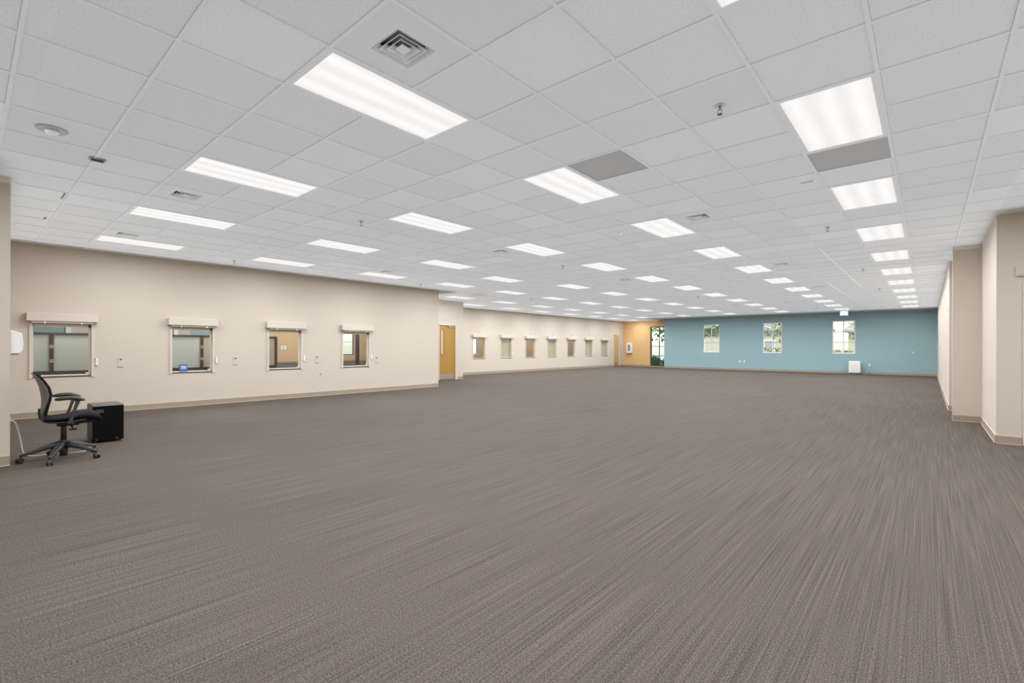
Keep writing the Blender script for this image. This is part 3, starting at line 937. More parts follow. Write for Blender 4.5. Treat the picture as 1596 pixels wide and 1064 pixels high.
# ------------------------------------------------------------------ orange wall cabinet, purifier, outlets
t = thing('wall_cabinet', 'white first-aid cabinet with a grey panel on the orange wall', 'cabinet', (-15.40, YO, 0.86))
obj('body', box_bm(-0.20, 0.20, -0.15, 0, 0.03, 0.72), M['white'], t, bevel=0.01)
d = obj('door', box_bm(-0.19, 0.19, -0.165, -0.15, 0.04, 0.71), M['white'], t, bevel=0.006)
obj('window_panel', box_bm(-0.075, 0.075, -0.168, -0.165, 0.16, 0.60), plain('grey_blue_panel', (0.16, 0.22, 0.27, 1), 0.25), d, bevel=0.001)
obj('handle', box_bm(0.12, 0.15, -0.185, -0.165, 0.30, 0.42), M['grey'], d, bevel=0.004)
obj('lower_ledge', box_bm(-0.20, 0.20, -0.16, 0, -0.01, 0.03), M['grey'], t)

t = thing('air_purifier', 'white boxy air purifier on casters below the right blue-wall window', 'air purifier', (-2.70, 28.62, 0))
bm = bmesh.new(); bx(bm, -0.235, 0.235, -0.15, 0.15, 0.055, 0.63)
obj('body', bm, M['white'], t, bevel=0.03, seg=3, smooth=False)
bm = bmesh.new()
for k in range(9): bx(bm, -0.16, 0.16, -0.154, -0.150, 0.14 + k * 0.035, 0.152 + k * 0.035)
obj('intake_grille', bm, M['offwhite'], t)
obj('top_panel', box_bm(-0.17, 0.17, -0.10, 0.10, 0.63, 0.638), M['offwhite'], t, bevel=0.003)
obj('control_strip', box_bm(0.205, 0.237, -0.12, 0.02, 0.30, 0.55), M['offwhite'], t)
for sx in (-0.18, 0.18):
    for sy in (-0.10, 0.10):
        bm = bmesh.new(); cyl(bm, (sx - 0.012, sy, 0.026), (sx + 0.012, sy, 0.026), 0.026, n=14); bx(bm, sx - 0.006, sx + 0.006, sy - 0.012, sy + 0.012, 0.03, 0.06)
        obj('caster', bm, M['rubber'], t)
def outlet(x, z, lab):
    t = thing('wall_outlet', lab, 'outlet', (x, YB, z), group='outlets on the blue wall')
    obj('plate', box_bm(-0.036, 0.036, -0.007, 0, -0.058, 0.058), M['white'], t, bevel=0.002)
    for s in (-0.025, 0.025): obj('socket', box_bm(-0.016, 0.016, -0.010, -0.007, s - 0.014, s + 0.014), M['offwhite'], t, bevel=0.002)
outlet(-8.09, 0.49, 'left one of the paired outlets low on the blue wall')
outlet(-7.85, 0.49, 'right one of the paired outlets low on the blue wall')
outlet(-2.15, 0.45, 'outlet on the blue wall right of the white purifier')
bm = bmesh.new()
tube(bm, smooth_pts([(-2.15, YB - 0.03, 0.43), (-2.16, YB - 0.06, 0.36), (-2.22, YB - 0.07, 0.16), (-2.30, YB - 0.10, 0.02), (-2.38, 28.80, 0.012), (-2.455, 28.72, 0.10)], 6), 0.007)
tag(obj('power_cord', bm, M['cord'], smooth=True), 'white power cord from blue wall outlet to the purifier', 'cord')
bm = bmesh.new()
bx(bm, -0.53 - 0.03, -0.53 + 0.03, YB - 0.01, YB, 1.04, 1.10)
tag(obj('wall_stud_plate', bm, M['offwhite'], bevel=0.003), 'small pale blank plate on the blue wall near the right corner', 'wall plate')

# alarm box at the right
t = thing('alarm_box', 'small beige alarm box high on the nearest right wall', 'alarm', (0.925, 9.1, 2.28))
obj('body', box_bm(-0.058, 0.075, -0.035, 0, -0.065, 0.065), M['wall'], t, bevel=0.004)
obj('cover', box_bm(-0.045, 0.062, -0.041, -0.035, -0.05, 0.05), M['wall'], t, bevel=0.003)
t = thing('thermostat', 'small pale device low on the long right wall', 'thermostat', (XR, 21.0, 1.25))
obj('body', box_bm(-0.03, 0, -0.06, 0.06, -0.05, 0.05), M['offwhite'], t, bevel=0.004)
obj('dial', box_bm(-0.036, -0.03, -0.03, 0.03, -0.025, 0.025), M['white'], t, bevel=0.002)

# dispenser on the nook wall, its end shows past the pier
t = thing('wall_dispenser', 'white rounded dispenser projecting beyond the wall end', 'dispenser', (-7.56, 0.33, 1.18))
bm = bmesh.new()
prof = [(0.0, 0.0), (0.075, 0.004), (0.098, 0.04), (0.104, 0.10), (0.100, 0.17), (0.088, 0.225), (0.06, 0.238), (0.0, 0.258)]
A = [bm.verts.new((-0.14, y, z)) for y, z in prof]; B = [bm.verts.new((0.14, y, z)) for y, z in prof]
bm.faces.new(A); bm.faces.new(B[::-1])
for k in range(len(prof)):
    n = (k + 1) % len(prof)
    bm.faces.new((A[k], B[k], B[n], A[n]))
obj('cover', bm, M['white'], t, bevel=0.008)
obj('tear_edge', box_bm(-0.12, 0.12, 0.02, 0.07, -0.012, 0.0), M['grey'], t)

# ------------------------------------------------------------------ office chair
CH = thing('office_chair', 'black office chair with arms on a five-star caster base', 'chair', (-7.335, 0.747, 0), rz=math.radians(-3))
R = 0.336
for k in range(5):
    a = math.radians(-96.7 + 72 * k + 3)
    ca, sa = math.cos(a), math.sin(a)
    # leg: a tapering box beam that arches from the hub down to the caster
    bm = bmesh.new()
    rings = []
    for r, zt, zb, w in ((0.030, 0.205, 0.125, 0.034), (0.09, 0.190, 0.128, 0.031), (0.17, 0.160, 0.112, 0.027), (0.25, 0.125, 0.088, 0.023), (0.325, 0.100, 0.072, 0.019), (0.350, 0.092, 0.074, 0.012)):
        rings.append([bm.verts.new((r * ca - s * w * sa, r * sa + s * w * ca, z)) for s, z in ((-0.6, zt), (0.6, zt), (1, (zt + zb) / 2), (0.8, zb), (-0.8, zb), (-1, (zt + zb) / 2))])
    for P, Q in zip(rings, rings[1:]):
        for q in range(6): bm.faces.new((P[q], P[(q + 1) % 6], Q[(q + 1) % 6], Q[q]))
    bm.faces.new(rings[0][::-1]); bm.faces.new(rings[-1])
    obj('leg', bm, M['graphite'], CH, smooth=True)
    # caster: stem and hood with two wheels, swivelled
    cs = obj('caster', (lambda b: (cyl(b, (R * ca, R * sa, 0.052), (R * ca, R * sa, 0.085), 0.009, n=12), b)[1])(bmesh.new()), M['graphite'], CH)
    sw = a + (0.9, 0.3, -0.5, 1.2, 2.0)[k]
    ax = Vector((-math.sin(sw), math.cos(sw), 0)); fw = Vector((math.cos(sw), math.sin(sw), 0))
    c0 = Vector((R * ca, R * sa, 0.030)) + fw * 0.014
    for s in (-1, 1):
        bm = bmesh.new(); cyl(bm, c0 + ax * s * 0.008, c0 + ax * s * 0.026, 0.030, 0.027, n=20)
        obj('wheel', bm, M['black'], cs, bevel=0.002)
    bm = bmesh.new()
    pts = []
    for q in range(7):
        th = math.radians(20 + q * 26)
        pts.append(c0 + fw * 0.034 * math.cos(th) + Vector((0, 0, 0.034 * math.sin(th))))
    for s0, s1 in ((-0.007, 0.007),):
        A = [bm.verts.new(p + ax * s0) for p in pts]; B = [bm.verts.new(p + ax * s1) for p in pts]
        C_ = [bm.verts.new(c0 + (p - c0) * 0.82 + ax * s0) for p in pts]; D_ = [bm.verts.new(c0 + (p - c0) * 0.82 + ax * s1) for p in pts]
        for q in range(6):
            bm.faces.new((A[q], A[q + 1], B[q + 1], B[q])); bm.faces.new((C_[q + 1], C_[q], D_[q], D_[q + 1]))
            bm.faces.new((A[q + 1], A[q], C_[q], C_[q + 1])); bm.faces.new((B[q], B[q + 1], D_[q + 1], D_[q]))
        bm.faces.new((A[0], B[0], D_[0], C_[0])); bm.faces.new((B[-1], A[-1], C_[-1], D_[-1]))
    obj('hood', bm, M['graphite'], cs)
bm = bmesh.new(); lathe(bm, [(0.034, 0.035), (0.036, 0.10), (0.046, 0.115), (0.048, 0.20), (0.040, 0.215), (0.030, 0.22)], 24)
obj('hub', bm, M['graphite'], CH, smooth=True)
bm = bmesh.new(); lathe(bm, [(0.027, 0.21), (0.027, 0.345), (0.024, 0.35), (0.024, 0.385)], 20)
obj('gas_column', bm, M['black'], CH, smooth=True)
# tilt mechanism below the seat
bm = bmesh.new(); bx(bm, -0.075, 0.075, -0.06, 0.13, 0.372, 0.425)
mech = obj('tilt_mechanism', bm, M['black'], CH, bevel=0.012)
bm = bmesh.new(); bx(bm, -0.055, 0.055, 0.10, 0.24, 0.385, 0.43)
obj('front_link', bm, M['black'], mech, bevel=0.01)
bm = bmesh.new(); tube(bm, [(0.07, 0.05, 0.385), (0.13, 0.06, 0.372), (0.17, 0.065, 0.355)], 0.007)
bx(bm, 0.155, 0.195, 0.035, 0.10, 0.335, 0.356)
obj('lever', bm, M['black'], mech, bevel=0.003)
bm = bmesh.new(); cyl(bm, (-0.07, 0.04, 0.395), (-0.17, 0.04, 0.395), 0.008); cyl(bm, (-0.15, 0.04, 0.395), (-0.18, 0.04, 0.395), 0.018)
obj('tension_knob', bm, M['black'], mech)
# seat: cushion with a waterfall front (profile y, top, bottom)
def loft(profile, half_w, nx=9, crown=0.012):
    """profile: (y, z_top, z_bottom, width factor)."""
    bm = bmesh.new()
    top, bot = [], []
    for y, zt, zb, wf in profile:
        rt, rb = [], []
        for k in range(nx):
            s = -1 + 2 * k / (nx - 1)
            e = 1 - abs(s) ** 6
            x = s * half_w * wf
            mid = (zt + zb) / 2
            dish = -crown * (1 - s * s)
            rt.append(bm.verts.new((x, y, mid + (zt - mid) * (0.25 + 0.75 * e) + dish)))
            rb.append(bm.verts.new((x * 0.96, y, mid + (zb - mid) * (0.25 + 0.75 * e) + dish * 0.5)))
        top.append(rt); bot.append(rb)
    for G, flip in ((top, 0), (bot, 1)):
        for A, B in zip(G, G[1:]):
            for k in range(nx - 1):
                f = (A[k], A[k + 1], B[k + 1], B[k])
                bm.faces.new(f[::-1] if flip else f)
    for G1, G2 in ((top, bot),):
        for A, B, C2, D2 in zip(G1, G1[1:], G2, G2[1:]):
            bm.faces.new((A[0], B[0], D2[0], C2[0])); bm.faces.new((B[-1], A[-1], C2[-1], D2[-1]))
        for k in range(nx - 1):
            bm.faces.new((G1[0][k], G1[0][k + 1], G2[0][k + 1], G2[0][k])); bm.faces.new((G1[-1][k + 1], G1[-1][k], G2[-1][k], G2[-1][k + 1]))
    return bm
seat = obj('seat', loft([(-0.165, 0.470, 0.452, 0.80), (-0.14, 0.490, 0.448, 0.90), (-0.06, 0.492, 0.442, 0.99), (0.05, 0.502, 0.446, 1.0), (0.13, 0.522, 0.456, 1.0),
                         (0.19, 0.532, 0.450, 0.99), (0.245, 0.526, 0.434, 0.97), (0.287, 0.504, 0.420, 0.94), (0.308, 0.462, 0.415, 0.88)], 0.245), M['fabric'], CH, smooth=True)
obj('seat_pan', loft([(-0.185, 0.470, 0.448, 0.70), (-0.14, 0.447, 0.430, 0.92), (-0.05, 0.440, 0.420, 1.0), (0.06, 0.444, 0.422, 1.0), (0.17, 0.462, 0.438, 0.95)], 0.235, crown=0.0), M['graphite'], CH, smooth=True)
# backrest: curved, wings swept forward; shell behind, cushion in front
def back_surface(rows, t0, t1, nx=13):
    bm = bmesh.new()
    F, Bk = [], []
    for y, wing, z, w in rows:
        f, b = [], []
        for k in range(nx):
            s = -1 + 2 * k / (nx - 1)
            yy = y + wing * abs(s) ** 2.2
            edge = 1 - 0.6 * abs(s) ** 8
            f.append(bm.verts.new((s * w, yy + t1 * edge, z))); b.append(bm.verts.new((s * w, yy + t0, z)))
        F.append(f); Bk.append(b)
    n = len(rows)
    for G, fl in ((F, 0), (Bk, 1)):
        for A, B in zip(G, G[1:]):
            for k in range(nx - 1):
                q = (A[k], A[k + 1], B[k + 1], B[k])
                bm.faces.new(q if fl else q[::-1])
    for i in range(n - 1):
        bm.faces.new((F[i][0], F[i + 1][0], Bk[i + 1][0], Bk[i][0])); bm.faces.new((F[i + 1][-1], F[i][-1], Bk[i][-1], Bk[i + 1][-1]))
    for k in range(nx - 1):
        bm.faces.new((F[0][k], F[0][k + 1], Bk[0][k + 1], Bk[0][k])); bm.faces.new((F[-1][k + 1], F[-1][k], Bk[-1][k], Bk[-1][k + 1]))
    return bm
rows = [(-0.168, 0.008, 0.505, 0.165), (-0.170, 0.014, 0.545, 0.200), (-0.166, 0.028, 0.61, 0.222), (-0.164, 0.042, 0.67, 0.232), (-0.170, 0.058, 0.74, 0.236),
        (-0.184, 0.056, 0.82, 0.232), (-0.206, 0.040, 0.89, 0.218), (-0.228, 0.026, 0.94, 0.196), (-0.244, 0.010, 0.968, 0.160), (-0.250, 0.004, 0.980, 0.110)]
backrest = obj('backrest', back_surface(rows, 0.0, 0.030), M['fabric'], CH, smooth=True)
obj('back_shell', back_surface([(y - 0.018, wg - 0.002, z, w * 0.97) for y, wg, z, w in rows[:9]], 0.0, 0.016), M['shell'], backrest, smooth=True, label='taupe outer shell of the backrest')
bm = bmesh.new()
tube(bm, smooth_pts([(0, -0.02, 0.415), (0, -0.11, 0.420), (0, -0.170, 0.45), (0, -0.192, 0.51), (0, -0.190, 0.58)], 6), 0.016, 10)
for s in (-1, 1): tube(bm, smooth_pts([(s * 0.10, -0.10, 0.43), (s * 0.15, -0.16, 0.45), (s * 0.17, -0.165, 0.52), (s * 0.20, -0.135, 0.62), (s * 0.215, -0.115, 0.74)], 6), 0.010, 8)
obj('back_support', bm, M['graphite'], CH, smooth=True)
for s in (-1, 1):
    bm = bmesh.new()
    rings = []
    for y, z, wy in ((0.035, 0.425, 0.022), (0.055, 0.50, 0.016), (0.078, 0.58, 0.016), (0.100, 0.655, 0.020), (0.104, 0.678, 0.035)):
        rings.append([bm.verts.new((s * 0.272 + dx, y + dy * wy, z)) for dx, dy in ((-0.014, -0.7), (0, -1), (0.014, -0.7), (0.014, 0.7), (0, 1), (-0.014, 0.7))])
    for P, Q in zip(rings, rings[1:]):
        for q in range(6): bm.faces.new((P[q], P[(q + 1) % 6], Q[(q + 1) % 6], Q[q]))
    bm.faces.new(rings[0]); bm.faces.new(rings[-1])
    bx(bm, min(s * 0.16, s * 0.275), max(s * 0.16, s * 0.275), 0.02, 0.07, 0.418, 0.434)
    ar = obj('armrest', bm, M['graphite'], CH)
    bm = bmesh.new()
    prof = []
    for q in range(13):
        u = q / 12
        y = -0.085 + 0.245 * u
        z = 0.690 + 0.010 * math.sin(PI * min(1, u * 1.1)) - 0.018 * max(0, u - 0.7) / 0.3
        w = 0.042 * (1 - abs(2 * u - 1) ** 5 * 0.55); hgt = 0.022 * (1 - abs(2 * u - 1) ** 6 * 0.6)
        prof.append([bm.verts.new((s * 0.272 + w * math.cos(th), y, z + hgt * math.sin(th))) for th in [2 * PI * e / 14 for e in range(14)]])
    for P, Q in zip(prof, prof[1:]):
        for q in range(14): bm.faces.new((P[q], P[(q + 1) % 14], Q[(q + 1) % 14], Q[q]))
    bm.faces.new(prof[0]); bm.faces.new(prof[-1])
    obj('arm_pad', bm, M['armpad'], ar, smooth=True)

# ------------------------------------------------------------------ small black appliance
AP = thing('mini_fridge', 'small gloss black mini fridge on the carpet beside the chair', 'fridge', (-8.36, 1.262, 0))
obj('cabinet', box_bm(-0.20, 0.185, -0.160, 0.160, 0.022, 0.490), plain('reflection_brown_enamel', (0.030, 0.019, 0.014, 1), 0.4, spec=0.25), AP, bevel=0.008)  # black cabinet tinted brown for what it reflects
dr = obj('door', box_bm(0.187, 0.212, -0.161, 0.161, 0.026, 0.488), M['glossblack'], AP, bevel=0.007)
bm = bmesh.new()
for zz in (0.428, 0.413, 0.398): bx(bm, 0.2125, 0.2145, -0.125, -0.045, zz, zz + 0.005)
obj('vent_lines', bm, plain('dull_grey_print', (0.14, 0.14, 0.14, 1), 0.6), dr)
obj('top_plate', box_bm(-0.198, 0.190, -0.157, 0.157, 0.490, 0.497), plain('reflected_wall_brown_top', (0.11, 0.070, 0.050, 1), 0.35, spec=0.3), AP, bevel=0.003, label='top coloured brown like the wall reflected in it')  # brown stands for the wall mirrored in a gloss black top
for sx in (-0.17, 0.185):
    for sy in (-0.125, 0.125):
        bm = bmesh.new(); cyl(bm, (sx, sy, 0.0), (sx, sy, 0.024), 0.016, 0.014, n=14)
        obj('foot', bm, M['rubber'], AP)
for sy in (-0.12, 0.09):
    bm = bmesh.new(); cyl(bm, (0.212, sy, 0.048), (0.2165, sy, 0.048), 0.012, n=16)
    obj('front_screw', bm, M['graphite'], dr)
bm = bmesh.new()
tube(bm, smooth_pts([(-7.74, 0.345, 0.44), (-7.72, 0.39, 0.40), (-7.80, 0.43, 0.22), (-7.80, 0.46, 0.04), (-7.74, 0.52, 0.008), (-7.70, 0.62, 0.008), (-7.66, 0.74, 0.008), (-7.60, 0.90, 0.008),
                     (-7.68, 1.02, 0.008), (-7.86, 1.04, 0.008), (-8.02, 1.00, 0.008), (-8.12, 1.02, 0.008)], 6), 0.006)
tag(obj('power_cord', bm, M['cord'], smooth=True), 'white power cord on the carpet from the pier to the black fridge', 'cord')
t = thing('wall_outlet', 'outlet behind the wall end feeding the white fridge cord', 'outlet', (-7.74, 0.33, 0.44))
obj('plate', box_bm(-0.036, 0.036, 0, 0.007, -0.058, 0.058), M['white'], t, bevel=0.002)
obj('plug', box_bm(-0.014, 0.014, 0.007, 0.03, -0.02, 0.02), M['cord'], t, bevel=0.003)

# ------------------------------------------------------------------ lobby seen through the service windows
wall('wall_lobby_teal', 'x', -38.0, -0.15, 0.3, 4.05, 0, 3.2, M['teal'], label='teal lobby wall seen through the first service window')
wall('wall_lobby_cream', 'x', -38.0, -0.15, 4.05, 10.2, 0, 3.2, M['wall'], label='cream lobby wall seen through the first two windows')
wall('wall_lobby_green', 'x', -38.0, -0.15, 10.2, 13.2, 0, 3.2, M['teal'], label='teal lobby wall seen through the second service window')
wall('wall_lobby_orange', 'x', -38.0, -0.15, 13.2, 30.0, 0, 3.2, M['tan'], [(20.2, 22.5, 0.55, 2.55)], label='orange-tan lobby wall with the daylight opening')
wall('wall_lobby_north', 'y', 30.0, 0.15, -38.15, -19.9, 0, 3.2, M['tan'], label='far end wall of the lobby')
wall('wall_lobby_south', 'y', 0.30, -0.15, -38.15, XL - 0.12, 0, 3.2, M['wall'], label='near end wall of the lobby')
wall('wall_service_south', 'y', 13.07, -0.12, -19.9, XF - 0.121, 0, 3.2, M['tan'], label='partition at the start of the service room')
wall('wall_service_back', 'x', -19.7, -0.15, 13.07, YO, 0, 3.2, M['tan'], [(18.75, 19.60, 0.85, 2.1)], label='tan service room wall behind the far windows')
o = tag(obj('ceiling_lobby', box_bm(-38.2, -16.25, 0.1, 30.2, 3.05, 3.15), M['tile']), 'lobby ceiling beyond the service windows', 'ceiling', kind='structure')
o = tag(obj('ceiling_lobby_strip', box_bm(-16.25, XL - 0.125, 0.1, 9.87, 3.05, 3.15), M['tile']), 'strip of lobby ceiling beside the service windows', 'ceiling', kind='structure')
w = thing('window_16', 'bright lobby window seen through the fourth service window', 'window', (-38.07, 21.35, 0.55), kind='structure')
bm = bmesh.new()
for s in (-1, 1): bx(bm, -0.04, 0.04, s * 1.15, s * 1.09, 0, 2.0)
bx(bm, -0.04, 0.04, -1.09, 1.09, 0, 0.06); bx(bm, -0.04, 0.04, -1.09, 1.09, 1.94, 2.0); bx(bm, -0.03, 0.03, -1.09, 1.09, 1.10, 1.14)
obj('frame', bm, M['bronze'], w); obj('pane', box_bm(-0.004, 0.004, -1.09, 1.09, 0.06, 1.94), M['glass'], w)
w = thing('window_17', 'bright service room window seen through the first far window', 'window', (-19.77, 19.175, 0.85), kind='structure')
bm = bmesh.new()
for s in (-1, 1): bx(bm, -0.04, 0.04, s * 0.425, s * 0.385, 0, 1.25)
bx(bm, -0.04, 0.04, -0.385, 0.385, 0, 0.04); bx(bm, -0.04, 0.04, -0.385, 0.385, 1.21, 1.25)
obj('frame', bm, M['white'], w); obj('pane', box_bm(-0.004, 0.004, -0.385, 0.385, 0.04, 1.21), M['glass'], w)
wall('wall_added_bright_board', 'x', -21.6, -0.1, 17.5, 24.0, 0, 3.0, M['white'], label='white board added to look bright through the first far window')  # white board added as a bright backdrop for the opening
l = bpy.data.lights.new('added_board_lamp', 'POINT'); l.energy = 420; l.shadow_soft_size = 0.0  # unseen lamp added to brighten the white board
lo = bpy.data.objects.new('added_board_lamp', l); COL.objects.link(lo); lo.location = (-20.6, 20.6, 2.6)
# the frosted divider on the counter behind windows one to three
XD2 = -12.9
t = thing('counter_divider', 'brown framed frosted counter divider behind the first service windows', 'divider', (XD2, 0.45, 0))
obj('counter', box_bm(-0.50, 0.10, 0.0, 5.2, 0.0, 0.66), M['darkbrown'], t)
obj('bottom_rail', box_bm(-0.03, 0.03, 0.0, 4.96, 0.66, 0.775), M['darkbrown'], t)
obj('top_rail', box_bm(-0.03, 0.03, 0.0, 4.96, 1.49, 1.525), M['bronze'], t)
posts = [0.0, 0.685, 3.24, 4.935]
for y in posts: obj('post', box_bm(-0.028, 0.028, y - 0.03, y + 0.03, 0.775, 1.49), M['darkbrown'], t)
for y0, y1, m_ in ((0.03, 0.655, 'frost'), (0.715, 3.21, 'frost'), (3.27, 4.905, 'beigefrost')):
    obj('frosted_panel', box_bm(-0.006, 0.006, y0, y1, 0.775, 1.49), M[m_], t)
for y in posts[1:3]:
    for k in range(5): obj('post_bracket', box_bm(0.028, 0.034, y - 0.03, y + 0.03, 0.80 + k * 0.14, 0.865 + k * 0.14), M['base'] if k % 2 else M['darkbrown'], t)
t = thing('thermostat_box', 'grey thermostat panel on the lobby wall seen through the third window', 'wall panel', (-38.0, 16.45, 1.18))
obj('body', box_bm(0, 0.03, -0.20, 0.20, -0.13, 0.13), M['white'], t, bevel=0.01)
obj('screen', box_bm(0.03, 0.034, -0.07, 0.07, -0.05, 0.06), M['grey'], t)
for y, lab in ((4.05, 'white lobby pilaster seen through the first service window'), (9.35, 'white lobby pilaster seen at the left of the second service window')):
    t = thing('lobby_pilaster', lab, 'pilaster', (-37.98, y, 0), group='white pilasters on the lobby wall')
    obj('shaft', box_bm(0, 0.10, -0.12, 0.12, 0.10, 3.04), M['white'], t, bevel=0.004)
    obj('plinth', box_bm(0, 0.12, -0.14, 0.14, 0.0, 0.10), M['base'], t)
t = thing('lobby_column', 'dark slender lobby post seen through the fourth service window', 'post', (-30.0, 18.05, 0))
obj('shaft', box_bm(-0.10, 0.10, -0.10, 0.10, 0.02, 3.04), M['darkbrown'], t)
obj('foot_plate', box_bm(-0.14, 0.14, -0.14, 0.14, 0, 0.02), M['bronze'], t)
baseboard('baseboard_lobby', 'x', -38.0, 1, 4.4, 30.0, 'pale baseboard of the lobby seen through the third window')
# bare unseen point lights added to brighten the lobby and service room
for x, y in ((-12.4, 1.6), (-12.4, 4.0), (-14.6, 3.5), (-14.6, 7.5), (-20, 5), (-20, 10), (-26, 9), (-26, 15), (-33, 6), (-33, 12), (-34, 17), (-33.5, 22), (-28, 20), (-17.9, 16), (-17.9, 20), (-17.9, 24), (-17.9, 28)):
    l = bpy.data.lights.new('lobby_fill_point', 'POINT'); l.energy = 360 if x < -20 else (130 if x > -13 else (300 if y < 12 else 130)); l.shadow_soft_size = 0.0; l.color = LAMP_COL
    lo = bpy.data.objects.new('lobby_fill_point', l); COL.objects.link(lo); lo.location = (x, y, 3.02)

# ------------------------------------------------------------------ outdoors beyond the end windows
tag(obj('lawn', box_bm(-60, 40, 30.6, 44.0, -0.25, -0.10), M['grass']), 'sunlit lawn outside the blue wall windows', 'lawn', kind='structure')
tag(obj('pavement', box_bm(-60, 40, 46.02, 90, -0.25, -0.12), M['pave']), 'pale pavement beyond the lawn', 'pavement', kind='structure')
tag(obj('lobby_yard', box_bm(-90, -40.6, -10, 44, -0.3, -0.12), M['pave']), 'pale yard outside the lobby window', 'pavement', kind='structure')
def house(x0, x1, y, label, h):
    t = thing('house', label, 'building', ((x0 + x1) / 2, y, -0.1))
    w2 = (x1 - x0) / 2
    obj('wall', box_bm(-w2, w2, 0, 8, 0, h), M['stucco'], t)
    bm = bmesh.new()
    v = [bm.verts.new(p) for p in ((-w2 - .5, -.6, h), (w2 + .5, -.6, h), (w2 + .5, 8.6, h), (-w2 - .5, 8.6, h), (-w2 + 1, 4, h + 2), (w2 - 1, 4, h + 2))]
    for f in ((0, 1, 5, 4), (2, 3, 4, 5), (1, 2, 5), (3, 0, 4), (3, 2, 1, 0)): bm.faces.new([v[q] for q in f])
    obj('roof', bm, M['roof'], t)
    for q in range(int(w2 * 2 // 4)):
        x = -w2 + 2 + q * 4
        f = obj('window', box_bm(x - .6, x + .6, -0.05, 0.02, 1.0, 2.3), M['white'], t)
        obj('pane', box_bm(x - .5, x + .5, -0.06, -0.045, 1.1, 2.2), M['housepane'], f)
house(-24, -9, 62, 'pale low house across the street behind the left blue-wall window', 3.4)
house(-6, 12, 58, 'pale low house across the street behind the right blue-wall window', 3.0)
def tree(x, y, h, r, label, mat, seed, n=900):
    rnd = random.Random(seed)
    t = thing('tree', label, 'tree', (x, y, -0.1))
    bm = bmesh.new(); tube(bm, smooth_pts([(0, 0, 0), (0.1, 0.05, h * 0.25), (-0.05, 0, h * 0.5), (0.1, 0.1, h * 0.8)], 4), [0.16] * 4 + [0.13] * 4 + [0.09] * 5)
    obj('trunk', bm, M['bark'], t, smooth=True)
    bm = bmesh.new()
    blobs = [(Vector((rnd.uniform(-1, 1) * r * 0.6, rnd.uniform(-1, 1) * r * 0.6, h * 0.72 + rnd.uniform(-1, 1) * r * 0.5)), r * rnd.uniform(0.45, 0.7)) for _ in range(8)]
    for _ in range(n):
        c, rr = rnd.choice(blobs)
        d = Vector((rnd.gauss(0, 1), rnd.gauss(0, 1), rnd.gauss(0, 1))).normalized() * rr * rnd.random() ** 0.4
        p = c + d; s = rnd.uniform(0.10, 0.22)
        a = Vector((rnd.gauss(0, 1), rnd.gauss(0, 1), rnd.gauss(0, 1))).normalized(); b = a.orthogonal().normalized()
        q = [p + a * s, p + b * s * 0.5, p - a * s, p - b * s * 0.5]
        bm.faces.new([bm.verts.new(v) for v in q])
    o = obj('crown', bm, mat, t); o['kind'] = 'stuff'
tree(-16.2, 38.5, 5.5, 2.2, 'leafy tree outside the tall bronze window', M['leaf'], 1)
tree(-11.5, 37.0, 4.2, 1.5, 'pale leafy tree outside the left blue-wall window', M['leaflight'], 2)
tree(-8.3, 41.5, 5.0, 1.9, 'leafy tree outside the middle blue-wall window', M['leaflight'], 3)
tree(-2.9, 39.0, 3.4, 1.0, 'small tree outside the right blue-wall window', M['leaflight'], 4, 350)
tree(-44.5, 23.6, 4.0, 1.0, 'small tree outside the lobby window', M['leaf'], 5, 160)
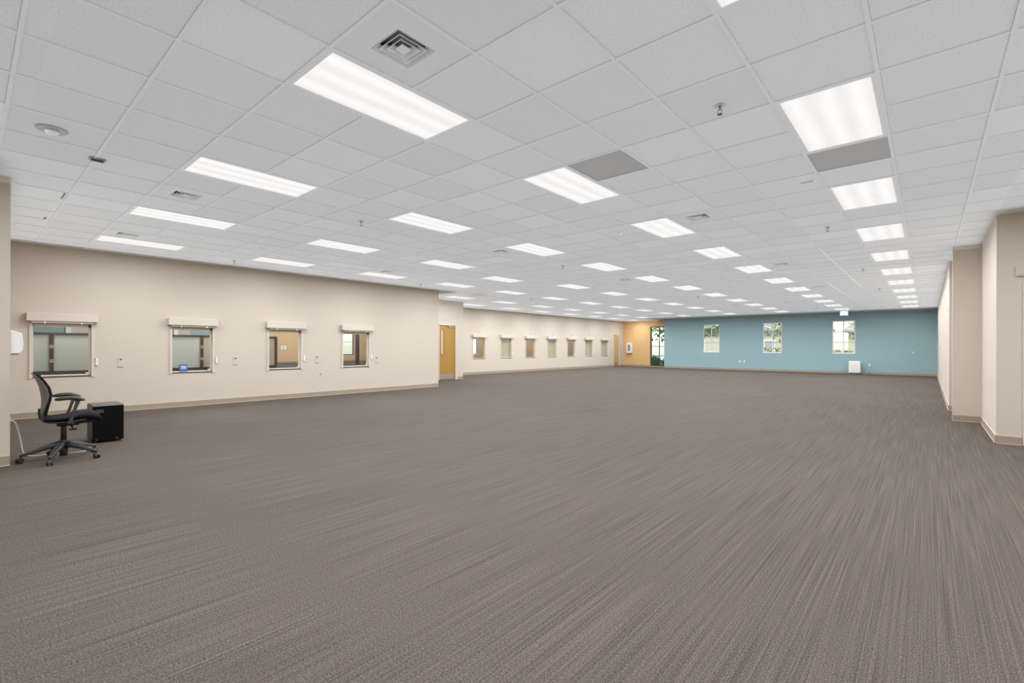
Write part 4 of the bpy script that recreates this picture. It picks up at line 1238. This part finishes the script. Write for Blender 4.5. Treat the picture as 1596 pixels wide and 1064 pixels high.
def shrub(x, y, r, label, seed):
    rnd = random.Random(seed)
    t = thing('shrub', label, 'shrub', (x, y, -0.1))
    bm = bmesh.new()
    for q in range(5): tube(bm, [(0, 0, 0), (rnd.uniform(-.2, .2), rnd.uniform(-.2, .2), r * 0.9)], 0.015, 5)
    obj('stem', bm, M['bark'], t)
    bm = bmesh.new()
    for _ in range(420):
        d = Vector((rnd.gauss(0, 1), rnd.gauss(0, 1), rnd.gauss(0, 1))).normalized() * r * rnd.random() ** 0.4
        p = Vector((0, 0, r * 0.9)) + Vector((d.x, d.y, d.z * 0.85)); s = rnd.uniform(0.05, 0.11)
        a = Vector((rnd.gauss(0, 1), rnd.gauss(0, 1), rnd.gauss(0, 1))).normalized(); b = a.orthogonal().normalized()
        bm.faces.new([bm.verts.new(v) for v in (p + a * s, p + b * s * .5, p - a * s, p - b * s * .5)])
    o = obj('leaves', bm, M['leaf'], t); o['kind'] = 'stuff'
shrub(-14.6, 32.2, 0.45, 'olive shrub outside the lower left of the bronze window', 11)
shrub(-13.7, 32.3, 0.40, 'olive shrub outside the lower right of the bronze window', 12)
shrub(-11.4, 33.6, 0.55, 'round shrub below the left blue-wall window', 13)
shrub(-4.1, 33.4, 0.55, 'round shrub below the right blue-wall window', 14)

def hedge(x, y, w, h, label, seed):
    rnd = random.Random(seed)
    t = thing('hedge', label, 'hedge', (x, y, -0.1))
    bm = bmesh.new()
    for q in range(6):
        xx = -w / 2 + w * (q + 0.5) / 6
        tube(bm, [(xx, 0, 0), (xx + rnd.uniform(-.1, .1), 0, h * 0.8)], 0.02, 5)
    obj('stem', bm, M['bark'], t)
    bm = bmesh.new()
    for _ in range(700):
        p = Vector((rnd.uniform(-w / 2, w / 2), rnd.uniform(-0.3, 0.3), 0.15 + (h - 0.15) * rnd.random())); s_ = rnd.uniform(0.06, 0.13)
        a = Vector((rnd.gauss(0, 1), rnd.gauss(0, 1), rnd.gauss(0, 1))).normalized(); b = a.orthogonal().normalized()
        bm.faces.new([bm.verts.new(v) for v in (p + a * s_, p + b * s_ * .6, p - a * s_, p - b * s_ * .6)])
    o = obj('leaves', bm, M['hedgeleaf'], t); o['kind'] = 'stuff'
M['hedgeleaf'] = plain('olive_hedge_leaf', (0.36, 0.38, 0.16, 1), 0.8, noise=0.35, scale=2)
hedge(-7.6, 35.0, 2.6, 1.35, 'low olive hedge outside the middle blue-wall window', 21)
hedge(-3.9, 35.5, 1.7, 1.20, 'low olive hedge outside the right blue-wall window', 22)
